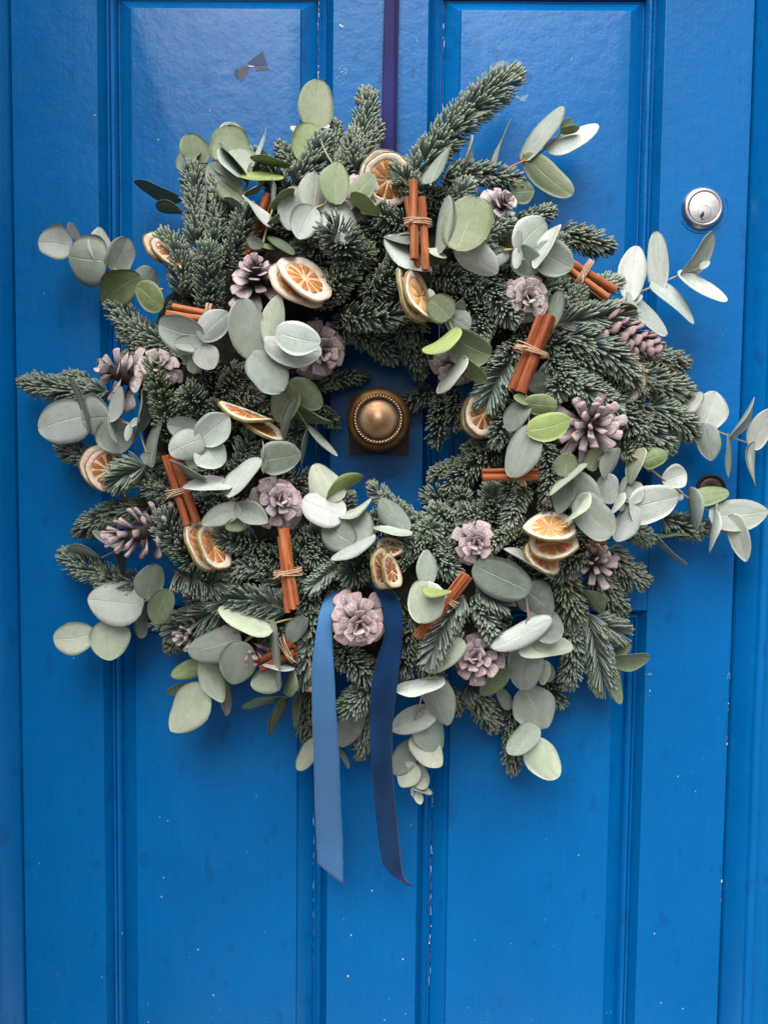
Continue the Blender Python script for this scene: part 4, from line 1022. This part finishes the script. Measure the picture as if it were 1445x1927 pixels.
sprig('upper of the sprays reaching past the frame at three o\'clock', [(1275, 785), (1291, 793), (1324, 802), (1374, 822), (1421, 839)], GRY, [
    (1278, 786, 1318, 736, 28, 'W', 0), (1324, 803, 1345, 736, 60, 'W', -2), (1324, 802, 1338, 868, 44, 'G', 6), (1372, 822, 1420, 748, 12, 'G', 2), (1373, 824, 1369, 899, 10, 'G', 2), (1419, 839, 1452, 768, 40, 'W', 2), (1420, 840, 1414, 915, 10, 'G', 2), (1262, 808, 1268, 856, 26, 'K', -4)], 8)
sprig('long spray covering the old keyhole with a round grey end leaf', [(1190, 858), (1203, 866), (1247, 902), (1296, 938), (1345, 969), (1378, 992)], PNK, [
    (1211, 869, 1256, 854, 40, 'Y', 0), (1207, 848, 1180, 910, 28, 'L', 6), (1250, 906, 1293, 889, 46, 'W', 4), (1280, 926, 1238, 914, 22, 'W', 2), (1299, 924, 1304, 999, 27, 'G', 6), (1303, 940, 1371, 926, 36, 'Y', 2), (1343, 971, 1443, 962, 62, 'G', 6), (1344, 968, 1329, 1039, 12, 'W', 10), (1344, 968, 1345, 945, 7, 'W', 10), (1381, 975, 1403, 1057, 38, 'W', 10), (1346, 972, 1373, 1000, 28, 'G', 2)], 10)
sprig('pair of large whitish leaves on a grey stem between fir and keyhole', [(1130, 880), (1138, 895), (1160, 918), (1183, 944)], YEL, [
    (1138, 896, 1169, 845, 30, 'G', 4), (1140, 897, 1150, 949, 42, 'W', 0), (1166, 928, 1173, 896, 12, 'G', 6), (1166, 928, 1150, 972, 16, 'W', 6), (1182, 943, 1201, 906, 38, 'G', 2), (1191, 956, 1271, 934, 70, 'W', 10, 2), (1190, 957, 1160, 1019, 46, 'W', 8), (1184, 941, 1164, 961, 22, 'D', -2)], 16)
sprig('overlapping grey discs above the stacked orange slices at four o\'clock', [(1055, 862), (1070, 902), (1093, 962)], PNK, [
    (1063, 894, 1070, 852, 46, 'O', 2), (1071, 900, 1122, 962, 68, 'G', 2), (1068, 902, 1051, 967, 42, 'D', 0), (1041, 928, 1103, 872, 15, 'L', 14), (1090, 942, 1153, 1006, 68, 'G', 10, 2), (1103, 933, 1057, 992, 10, 'L', 18), (1110, 881, 1129, 845, 32, 'O', -4)], 20)
sprig('thin dark twig curling off the edge at four o\'clock above bare door', [(1205, 1000), (1223, 1008), (1233, 1011)], PNK, [(1233, 1011, 1296, 1002, 10, 'K', 0), (1233, 1011, 1282, 1070, 11, 'G', 2)], -2)
sprig('green heart-shaped leaves above grey ones beside the wide-open pinecone', [(988, 742), (992, 759), (996, 808)], PNK, [
    (992, 759, 1047, 762, 40, 'Y', 4), (992, 759, 966, 745, 17, 'Y', 4), (997, 810, 1073, 788, 54, 'B', 16), (990, 760, 955, 810, 44, 'D', 0), (998, 810, 959, 898, 62, 'G', 10)], 24)
sprig('upright eucalyptus twig dangling over the small pinecone right of the knob', [(840, 580), (842, 597), (857, 636), (862, 678), (870, 682)], YEL, [
    (843, 596, 808, 562, 56, 'O', 4), (843, 596, 884, 620, 48, 'D', -4), (859, 621, 799, 667, 26, 'B', 12), (855, 636, 924, 668, 66, 'O', 2), (874, 678, 815, 733, 26, 'W', 14), (873, 680, 919, 715, 28, 'Y', 8), (860, 592, 870, 564, 22, 'D', -6), (816, 561, 807, 543, 12, 'W', 0)], 24)
sprig('narrow grey leaf behind the leaning cinnamon bundle', [(1025, 640), (1031, 628)], GRY, [(1032, 628, 1054, 546, 28, 'G', 4), (1034, 718, 993, 728, 46, 'D', -8)], 6)
sprig('pale leaf under a fir tip beside the lower cinnamon bundle', [(872, 1190), (864, 1210)], GRY, [(866, 1210, 799, 1261, 44, 'L', 2), (862, 1168, 798, 1232, 42, 'D', -8)], 10)
sprig('white sliver of leaf below the stacked orange slices', [(1040, 1090), (1026, 1078)], GRY, [(1026, 1079, 948, 1032, 18, 'W', 0)], 8)
sprig('dark green leaves in the gaps at the five o\'clock side', [(1090, 1108), (1096, 1115)], GRY, [(1096, 1114, 1132, 1152, 28, 'K', 0), (952, 1258, 904, 1308, 36, 'K', -4)], -2)
# ------------------------------------------------------------------ pinecones
def scale_mesh(kind, seed):
    r = random.Random(seed)
    if kind == 'rose':
        w = [.08, .14, .21, .275, .315, .30, .19]; th = [.05, .045, .042, .048, .060, .066, .035]
    elif kind == 'finger':
        w = [.10, .125, .135, .145, .165, .165, .10]; th = [.07, .08, .09, .10, .16, .18, .11]
    else:
        w = [.10, .18, .26, .31, .30, .24, .10]; th = [.06, .07, .09, .13, .17, .14, .06]
    s_ = [0, .2, .42, .64, .84, .95, 1.0]
    vs, uv, k = [], [], 10
    sk = r.uniform(-.05, .05)
    for s, hw, t in zip(s_, w, th):
        hw *= r.uniform(.92, 1.08)
        for j in range(k):
            a = 2 * math.pi * j / k
            ca, sa = math.cos(a), math.sin(a)
            y = hw * math.copysign(abs(ca) ** .8, ca)
            z = t * .5 * sa + ((.16 * s - .20 * s * s) if kind == 'rose' else (.16 * s * s - .05 * s)) + (.12 * hw if kind == 'rose' else .22 * hw) * (abs(ca) ** 2) * (1 if kind != 'finger' else .4)
            if kind == 'rose': z += .035 * math.exp(-(ca / .25) ** 2) * (sa > 0) * math.sin(3.1 * s)
            if s > .8 and kind == 'rose': z -= .05 * (abs(ca) ** 3) * (s - .7)
            vs.append((s, y + sk * s * s + r.uniform(-.008, .008), z + r.uniform(-.006, .006)))
            uv.append((j / k, s))
    f = grid_rings(len(s_), k)
    f.append(tuple((len(s_) - 1) * k + j for j in range(k)))
    return mesh_py('scale', vs, f, True, uv)
SC = {kd: [scale_mesh(kd, 31 * i + len(kd)) for i in range(4)] for kd in ('rose', 'finger', 'closed')}
for L in SC.values():
    for m in L: m.materials.append(MAT['cone'])
def pinecone(label, x, y, R, ax, kind='rose', n=46, Lr=1.15, tone=(1, 1, 1), o=0.0, seed=1):
    """R pixels across the widest scales; ax = (right, up, towards the viewer) that the tip points to"""
    d = surf(x, y) * 0.9 + 0.012 + o * 0.001
    rm = R * S(d)
    Z = Vector((ax[0], -ax[2], ax[1])).normalized()
    X = Z.cross(Vector((0.2, 0.3, 0.9))).normalized()
    Y = Z.cross(X)
    c = P(x, y, d)
    root = tag(empty('pinecone', c), label, 'pinecone', 'frosted pinecones in the wreath')
    root.matrix_world = Matrix(((X.x, Y.x, Z.x, c.x), (X.y, Y.y, Z.y, c.y), (X.z, Y.z, Z.z, c.z), (0, 0, 0, 1)))
    r = random.Random(seed * 13 + 5)
    Lc = rm * Lr
    cr = rm * (0.26 if kind != 'closed' else 0.45)
    pr = [(cr * .5, -.55), (cr * 1.0, -.45), (cr, 0.0), (cr * .75, .3), (cr * .1, .52)]
    vs = [(q * math.cos(2 * math.pi * k / 12), q * math.sin(2 * math.pi * k / 12), z * Lc) for q, z in pr for k in range(12)]
    f = grid_rings(len(pr), 12) + [tuple(range(12)), tuple(48 + k for k in range(12))]
    link('core', mesh_py('core', vs, f, True), root, MAT['core'])
    n = int(n * (.58 if kind == 'rose' else .76 if kind == 'finger' else .9))
    for i in range(n):
        t = i / (n - 1)
        th = i * 2.39996 + seed
        if kind == 'rose':
            be = math.radians(110 - 98 * t ** 1.15); ln = rm * (1.0 - 0.56 * t); z = Lc * (-.40 + .74 * t); r0 = cr * (.55 - .45 * t)
        elif kind == 'finger':
            be = math.radians(105 - 80 * t ** 1.1); ln = rm * (1.02 - 0.40 * t); z = Lc * (-.48 + .92 * t); r0 = cr * (.6 - .45 * t)
        else:
            be = math.radians(62 - 34 * t); ln = rm * (.92 - .30 * t); z = Lc * (-.55 + .92 * t); r0 = cr * (1.0 - .75 * t)
        be += math.radians(r.uniform(-7, 7)); ln *= r.uniform(.90, 1.08); th += r.uniform(-.12, .12)
        rad = Vector((math.cos(th), math.sin(th), 0))
        tan = Vector((-math.sin(th), math.cos(th), 0))
        dx = Vector((0, 0, math.cos(be))) + rad * math.sin(be)
        nz = dx.cross(tan)
        if nz.z < 0 and be < math.pi / 2: nz = -nz; tan = -tan
        w = ln * r.uniform(.92, 1.12) * (1.0 if kind != 'rose' else 1.06)
        p = rad * r0 + Vector((0, 0, z))
        M = Matrix(((dx.x * ln, tan.x * w, nz.x * ln, p.x), (dx.y * ln, tan.y * w, nz.y * ln, p.y), (dx.z * ln, tan.z * w, nz.z * ln, p.z), (0, 0, 0, 1)))
        so = link('scale', SC[kind][(i * 7 + seed) % 4], root, None, M)
        k = r.uniform(.85, 1.12)
        so.color = (tone[0] * k, tone[1] * k, tone[2] * k, 1)

PK, MV = (1.08, 1.05, 1.05), (.85, .78, .80)
pinecone('pinecone tilted upward beside the pair of pale orange slices at eleven o\'clock', 481, 522, 50, (.12, .62, .75), 'rose', 52, 1.5, (.95, .88, .93), 8, 1)
pinecone('dark mauve pinecone at the upper left rim of the hole', 602, 662, 56, (.35, -.25, .9), 'rose', 44, 1.0, (.74, .64, .67), 4, 2)
pinecone('half-hidden pinecone behind the round leaves at the top of the wreath', 684, 366, 48, (.2, .1, .97), 'rose', 42, 1.0, PK, 2, 3)
pinecone('pinecone behind the large olive leaf at one o\'clock', 940, 388, 42, (.45, .2, .87), 'rose', 46, 1.0, PK, 8, 4)
pinecone('full rosette pinecone just above the leaning cinnamon bundle', 991, 562, 46, (.05, -.1, 1), 'rose', 50, 1.0, PK, 12, 5)
pinecone('long half-closed brown pinecone lying sideways at two o\'clock', 1184, 642, 46, (.86, -.36, .36), 'closed', 60, 2.3, (.62, .50, .50), 8, 6)
pinecone('pinecone tucked under the dangling twig right of the brass knob', 860, 688, 50, (-.1, -.55, .83), 'rose', 44, 1.0, MV, 4, 7)
pinecone('wide-open pinecone with long finger scales at three o\'clock', 1110, 800, 64, (.05, .1, .99), 'finger', 46, 0.95, (.92, .84, .88), 16, 8)
pinecone('small rosette pinecone inside the lower right of the ring below the level cinnamon', 895, 1022, 43, (-.05, .05, 1), 'rose', 46, 1.0, (.95, .86, .92), 10, 9)
pinecone('dark spiky pinecone below the stacked orange slices at four o\'clock', 1116, 1058, 44, (-.25, .45, .85), 'finger', 34, 1.1, (.85, .76, .80), 6, 10)
pinecone('dusky pinecone at half past five above the hanging leaf trail', 896, 1238, 48, (-.2, .3, .92), 'rose', 46, 1.1, (.82, .72, .76), 8, 11)
pinecone('big pink-white pinecone framed by the two velvet tails', 675, 1172, 55, (.12, -.12, .98), 'rose', 54, 1.0, (1.08, .94, .97), 22, 12)
pinecone('pinecone above the vertical cinnamon bundle at eight o\'clock inside the ring', 524, 945, 52, (.35, .2, .9), 'rose', 50, 1.15, (.92, .84, .90), 18, 13)
pinecone('side-on pinecone with pink-tipped fingers at the eight o\'clock edge', 268, 1002, 56, (-.80, -.15, .55), 'finger', 48, 1.75, (.95, .84, .87), 12, 14)
pinecone('large pale pinecone pointing outward at the nine o\'clock edge', 232, 706, 62, (-.66, .28, .70), 'rose', 44, 1.2, PK, 8, 15)
pinecone('pale pinecone half hidden behind a fir tip at nine o\'clock', 298, 690, 44, (.25, .35, .9), 'rose', 40, 1.1, PK, 4, 16)
pinecone('pinecone peeping out behind mottled leaves at seven o\'clock', 470, 1205, 52, (.25, -.55, .75), 'finger', 40, 1.2, (.80, .68, .70), 0, 17)
pinecone('pinecone mostly covered by fir and a grey leaf at seven o\'clock', 366, 1192, 40, (-.6, -.1, .75), 'finger', 34, 1.2, PK, -4, 18)

# ------------------------------------------------------------------ cinnamon
def quill_mesh(Lm, r, seed):
    q = random.Random(seed)
    na, nl = 34, 9
    turns = q.uniform(1.35, 1.7)
    a0 = q.uniform(0, 6.28)
    prof = []
    th = r * 0.17
    outer, inner = [], []
    for i in range(na):
        t = i / (na - 1)
        a = a0 + t * turns * 2 * math.pi
        rr = r * (1.0 - 0.60 * t ** 1.2)
        if turns * t > 1: rr = min(rr, r * 0.70)
        outer.append((rr * math.cos(a), rr * math.sin(a)))
        inner.append(((rr - th) * math.cos(a), (rr - th) * math.sin(a)))
    prof = outer + inner[::-1]
    n = len(prof)
    wob = [(q.uniform(-.05, .05) * r, q.uniform(-.05, .05) * r, q.uniform(.95, 1.05)) for _ in range(nl)]
    vs = []
    for k in range(nl):
        z = Lm * k / (nl - 1)
        wx, wy, sc_ = wob[k]
        for i, (x, y) in enumerate(prof):
            jz = (q.uniform(-.10, .10) * r if k in (0, nl - 1) else 0)
            vs.append((x * sc_ + wx, y * sc_ + wy, z + jz))
    f = grid_rings(nl, n)
    m = len(outer)
    for base in (0, (nl - 1) * n):
        for i in range(m - 1):
            f.append((base + i, base + i + 1, base + n - 2 - i, base + n - 1 - i))
    return mesh_py('cinnamon_stick', vs, f, False)

def bundle(label, sticks, band, o=0.0, tone=(1, 1, 1), bw=None):
    """sticks: (x0,y0,x1,y1,width,dz mm); band: (x,y) or None"""
    x0, y0, x1, y1 = sticks[0][:4]
    mx, my = (band if band else ((x0 + x1) / 2, (y0 + y1) / 2))
    dm = surf(mx, my) * 0.9 + 0.016 + o * 0.001
    root = tag(empty('cinnamon_bundle', P(mx, my, dm)), label, 'cinnamon', 'cinnamon bundles in the wreath')
    for i, (a, b, c, e, w, dz) in enumerate(sticks):
        d0 = 0.65 * dm + 0.35 * (surf(a, b) * 0.9 + 0.016 + o * 0.001) + dz * 0.001
        d1 = 0.65 * dm + 0.35 * (surf(c, e) * 0.9 + 0.016 + o * 0.001) + dz * 0.001
        A, B = P(a, b, d0), P(c, e, d1)
        Z = (B - A).normalized()
        X = Z.cross(Vector((0, -1, 0.1))).normalized()
        Y = Z.cross(X)
        me = quill_mesh((B - A).length, w * S(dm) / 2, int(a * 3 + b * 7 + i))
        so = link('cinnamon_stick', me, root, MAT['bark'], Matrix(((X.x, Y.x, Z.x, A.x - root.location.x), (X.y, Y.y, Z.y, A.y - root.location.y), (X.z, Y.z, Z.z, A.z - root.location.z), (0, 0, 0, 1))))
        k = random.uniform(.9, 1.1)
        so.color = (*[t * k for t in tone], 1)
    if band:
        u = (P(x1, y1, dm) - P(x0, y0, dm)).normalized()
        v = u.cross(Vector((0, -1, 0))).normalized()
        if bw is None: bw = sum(s[4] for s in sticks[:2]) * 0.60 + 3
        ra = bw * S(dm)
        wm = max(s[4] for s in sticks) * S(dm)
        rb = wm * 0.72
        for t in range(4):
            off = (t - 1.5) * 0.00145 + random.uniform(-.0004, .0004)
            sk = random.uniform(-.0022, .0022)
            pts = []
            for i in range(41):
                a = 2 * math.pi * i / 40
                ca, sa = math.cos(a), math.sin(a)
                e1 = math.copysign(abs(ca) ** .8, ca) * (ra + .0005); e2 = math.copysign(abs(sa) ** .8, sa) * (rb + .0008)
                pts.append(v * e1 + Vector((0, -1, 0)) * e2 + u * (off + sk * ca))
            link('raffia_wrap', tube('raffia_wrap', pts, 0.00072, 6), root, MAT['raffia'])
        pts = [v * (ra * .4) + Vector((0, -rb - .001, 0)), v * (ra * .9) + u * .003 + Vector((0, -rb - .0025, 0)), v * (ra * 1.2) + u * .004 + Vector((0, -rb * .6, 0))]
        link('raffia_end', tube('raffia_end', smooth_path(pts, 8), [.0009, .0008, .0008, .0007, .0007, .0006, .0005, .0003], 5), root, MAT['raffia'])
    return root

bundle('upright cinnamon bundle hanging from the top of the wreath below an orange slice', [(777, 340, 779, 488, 18, 4), (793, 372, 801, 508, 17, 3), (766, 372, 787, 505, 15, -5)], (786, 419), 16)
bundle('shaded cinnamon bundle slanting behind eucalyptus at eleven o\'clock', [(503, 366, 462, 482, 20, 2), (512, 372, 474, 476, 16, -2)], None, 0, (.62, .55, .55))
bundle('level cinnamon bundle above the white butterfly leaves at ten o\'clock', [(326, 578, 447, 602, 15, 3), (314, 592, 447, 610, 17, 4), (345, 602, 447, 622, 14, -4)], (394, 596), 12, (1.08, 1.05, 1.05))
bundle('cinnamon bundle lying behind fir at two o\'clock near the lock', [(1072, 494, 1157, 545, 19, 2), (1066, 505, 1143, 560, 17, 3)], (1098, 513), 8)
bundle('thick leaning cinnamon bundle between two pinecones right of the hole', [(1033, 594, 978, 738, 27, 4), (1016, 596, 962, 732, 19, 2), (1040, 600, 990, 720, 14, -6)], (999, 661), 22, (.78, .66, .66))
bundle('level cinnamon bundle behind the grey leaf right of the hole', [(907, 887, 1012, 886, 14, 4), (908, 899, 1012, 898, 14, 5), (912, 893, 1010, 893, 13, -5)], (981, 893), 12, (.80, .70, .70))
bundle('short cinnamon bundle sloping up to the right below the ring\'s inner edge', [(873, 1080, 782, 1198, 15, 3), (884, 1086, 794, 1202, 14, 2), (880, 1082, 788, 1200, 13, 6)], (842, 1128), 10, (.95, .88, .9))
bundle('slanted cinnamon bundle running down to the tilted orange slices at nine o\'clock', [(310, 858, 352, 988, 18, 3), (325, 856, 370, 982, 20, 4)], (340, 925), 14, (.85, .74, .74))
bundle('vertical cinnamon bundle dropping below the pinecone at seven o\'clock', [(533, 995, 552, 1145, 23, 3), (528, 1010, 541, 1152, 15, 1), (546, 1060, 560, 1138, 12, 6)], (542, 1077), 18, (1.05, 1.0, 1.0))
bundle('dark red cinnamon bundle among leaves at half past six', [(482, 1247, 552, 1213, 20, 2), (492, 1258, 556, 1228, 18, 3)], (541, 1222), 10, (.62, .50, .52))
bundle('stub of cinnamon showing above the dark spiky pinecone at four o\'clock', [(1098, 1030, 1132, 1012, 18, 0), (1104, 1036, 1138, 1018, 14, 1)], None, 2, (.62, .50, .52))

# ------------------------------------------------------------------ dried orange slices
def slice_parts(R, T, seed):
    q = random.Random(seed)
    w1, w2, p1 = q.uniform(.04, .09), q.uniform(.015, .05), q.uniform(0, 6.28)
    def warp(x, y):
        r = math.hypot(x, y) / R; a = math.atan2(y, x)
        return R * r * r * (w1 * math.sin(2 * a + p1) + w2 * math.sin(3 * a + 1.7 * p1))
    def rad(a): return 1 + .018 * math.sin(5 * a + p1) + .012 * math.sin(9 * a)
    NA = 56
    def ringed(prof, name, cap=False, uvf=None):
        vs = []
        for r, z in prof:
            for k in range(NA):
                a = 2 * math.pi * k / NA
                rr = r * R * rad(a)
                x, y = rr * math.cos(a), rr * math.sin(a)
                vs.append((x, y, z * T + warp(x, y)))
        f = grid_rings(len(prof), NA)
        if not cap: f += [((len(prof) - 1) * NA + j, (len(prof) - 1) * NA + (j + 1) % NA, (j + 1) % NA, j) for j in range(NA)]
        else: f += [tuple(range(NA)), tuple((len(prof) - 1) * NA + k for k in range(NA))]
        return mesh_py(name, vs, f, True)
    rind = ringed([(.955, .54), (.985, .60), (1.0, .40), (1.005, 0), (1.0, -.40), (.985, -.60), (.955, -.54)], 'rind')
    pw = q.uniform(.70, .76)
    pith = ringed([(.965, .50), (.90, .56), (.80, .50), (pw + .01, .36), (pw - .03, .10), (pw - .03, -.10), (pw + .01, -.36), (.80, -.50), (.90, -.56), (.965, -.50)], 'pith')
    mem = ringed([(pw - .01, .06), (.05, .05), (.05, -.05), (pw - .01, -.06)], 'membrane', True)
    segs, n = [], q.choice((9, 10, 10, 11))
    for i in range(n):
        c = 2 * math.pi * (i + q.uniform(-.10, .10)) / n + p1
        ha = math.pi / n * q.uniform(.80, .90)
        vs, uv = [], []
        nr, nt = 7, 6
        for s in (1, -1):
            for a in range(nr):
                v = a / (nr - 1)
                r = R * (.09 + (pw - .115) * v)
                for b in range(nt):
                    u = 2 * b / (nt - 1) - 1
                    wq = ha * u * min(1, (.30 + 1.6 * v)) * (1 - .30 * max(0, v - .75) * 4 * abs(u) ** 2)
                    an = c + wq
                    e = max(0, (1 - u ** 4)) * max(0, 1 - (2 * v - 1) ** 6)
                    x, y = r * math.cos(an), r * math.sin(an)
                    z = s * T * (.06 + .30 * e + q.uniform(-.05, .05) * (e > .1)) + warp(x, y)
                    vs.append((x, y, z)); uv.append((.5 + .5 * u, v))
        m = nr * nt
        f = grid_rings(nr, nt, False) + [tuple(reversed(t)) for t in grid_rings(nr, nt, False, m)]
        for a in range(nr - 1):
            for b in (0, nt - 1):
                f.append((a * nt + b, (a + 1) * nt + b, (a + 1) * nt + b + m, a * nt + b + m))
        for b in range(nt - 1):
            for a in (0, nr - 1):
                f.append((a * nt + b, a * nt + b + 1, a * nt + b + 1 + m, a * nt + b + m))
        segs.append(mesh_py('flesh_segment', vs, f, True, uv))
    return rind, pith, mem, segs
OR, BRN, PALE = (.62, .205, .040), (.34, .105, .022), (.78, .38, .12)
def orange(label, x, y, a, b, ang, lean, col=OR, o=0.0, pith=(1, 1, 1), rindy=1.0):
    """a, b: seen half axes in pixels; ang: direction of the long axis; lean: way (right, up) the front face turns"""
    d = surf(x, y) * 0.9 + 0.016 + o * 0.001
    R = a * S(d)
    th = math.acos(min(0.999, b / a))
    an = math.radians(ang)
    mj = Vector((math.cos(an), 0, math.sin(an)))
    pr = Vector((-math.sin(an), 0, math.cos(an)))
    if pr.x * lean[0] + pr.z * lean[1] < 0: pr = -pr
    Z = (Vector((0, -1, 0)) * math.cos(th) + pr * math.sin(th)).normalized()
    X = mj
    Y = Z.cross(X)
    c = P(x, y, d)
    root = tag(empty('orange_slice', c), label, 'orange slice', 'dried orange slices in the wreath')
    root.matrix_world = Matrix(((X.x, Y.x, Z.x, c.x), (X.y, Y.y, Z.y, c.y), (X.z, Y.z, Z.z, c.z), (0, 0, 0, 1)))
    rind, pi_, mem, segs = slice_parts(R, 0.0026, int(x * 3 + y * 5))
    link('rind', rind, root, MAT['rind']).color = (1, 1, 1, rindy)
    po = link('pith', pi_, root, MAT['pith']); po.color = (*pith, 1)
    mo = link('membrane', mem, root, MAT['pith']); mo.color = (.95, .74, .52, 1)
    for s in segs:
        k = random.uniform(.82, 1.15)
        link('flesh_segment', s, root, MAT['flesh']).color = (*[v * k for v in col], 1)

orange('front orange slice standing at the very top below the hanging ribbon', 731, 338, 47, 45, 20, (.3, 0), (.42, .15, .03), 4)
orange('rear orange slice showing only its rim at the very top below the ribbon', 722, 332, 46, 44, 20, (.3, 0), BRN, -3)
orange('front one of the bright orange slice pair at eleven o\'clock', 574, 524, 57, 33, -42, (.6, .8), OR, 18, (1, 1, 1), .15)
orange('rear one of the bright orange slice pair at eleven o\'clock', 560, 537, 57, 34, -42, (.6, .8), OR, 9, (1, 1, 1), .25)
orange('outer orange slice of the edge-on pair under the upright cinnamon bundle', 774, 556, 56, 24, -70, (1, .2), OR, 8)
orange('inner orange slice of the edge-on pair under the upright cinnamon bundle', 791, 558, 51, 24, -68, (1, .2), PALE, 14)
orange('front brown-fleshed orange slice right of the knob behind a fir tip', 909, 779, 42, 37, 80, (.6, .2), BRN, 4)
orange('rear orange slice right of the knob showing a pale crescent', 901, 783, 43, 36, 80, (.6, .2), BRN, -4)
orange('front orange slice at the nine o\'clock outer edge with brown flesh', 205, 884, 42, 36, -75, (.6, .1), BRN, 8, (.86, .78, .76))
orange('rear orange slice at the nine o\'clock outer edge seen as a crescent', 194, 879, 43, 34, -75, (.6, .1), BRN, 0, (.86, .78, .76))
orange('left orange slice of the leaning pair below the slanted cinnamon', 386, 1026, 53, 20, -58, (.8, .6), OR, 10)
orange('right orange slice of the leaning pair below the slanted cinnamon', 402, 1030, 47, 13, -60, (.8, .6), OR, 16)
orange('upper blade-like orange slice left of the knob', 463, 778, 54, 9, -19, (.3, .95), OR, 16)
orange('lower blade-like orange slice left of the knob', 488, 803, 50, 9, -30, (.4, .9), OR, 12)
orange('topmost of three stacked orange slices at four o\'clock', 1034, 992, 50, 23, 6, (0, 1), PALE, 22)
orange('middle one of three stacked orange slices at four o\'clock', 1041, 1020, 47, 30, 8, (0, 1), OR, 14)
orange('lowest of three stacked orange slices at four o\'clock', 1022, 1048, 40, 28, -30, (.3, 1), OR, 4)
orange('front brown orange slice above the dark velvet tail', 720, 1070, 40, 21, -76, (1, .2), BRN, 20, (.84, .76, .70))
orange('rear orange slice above the dark velvet tail behind a fir tip', 736, 1074, 34, 15, -70, (1, .2), BRN, 26, (.84, .76, .70))
orange('upper orange slice peeping over fir above the dark velvet tail', 733, 1030, 26, 17, -10, (.2, 1), BRN, 12, (.84, .76, .70))
orange('front orange slice wrapped by a fir tip at the ten o\'clock edge', 328, 476, 46, 26, -38, (.5, .8), BRN, 4, (.8, .72, .7))
orange('rear orange slice wrapped by a fir tip at the ten o\'clock edge', 316, 470, 46, 26, -38, (.5, .8), BRN, -4, (.8, .72, .7))
orange('orange slice behind fir at the three o\'clock side with a thin rim showing', 1170, 714, 46, 34, -62, (-.8, -.4), BRN, -6)
orange('orange slice half hidden beside the pale velvet tail at half past six', 577, 1268, 36, 26, -70, (-.5, .3), BRN, -4, (.86, .76, .72))
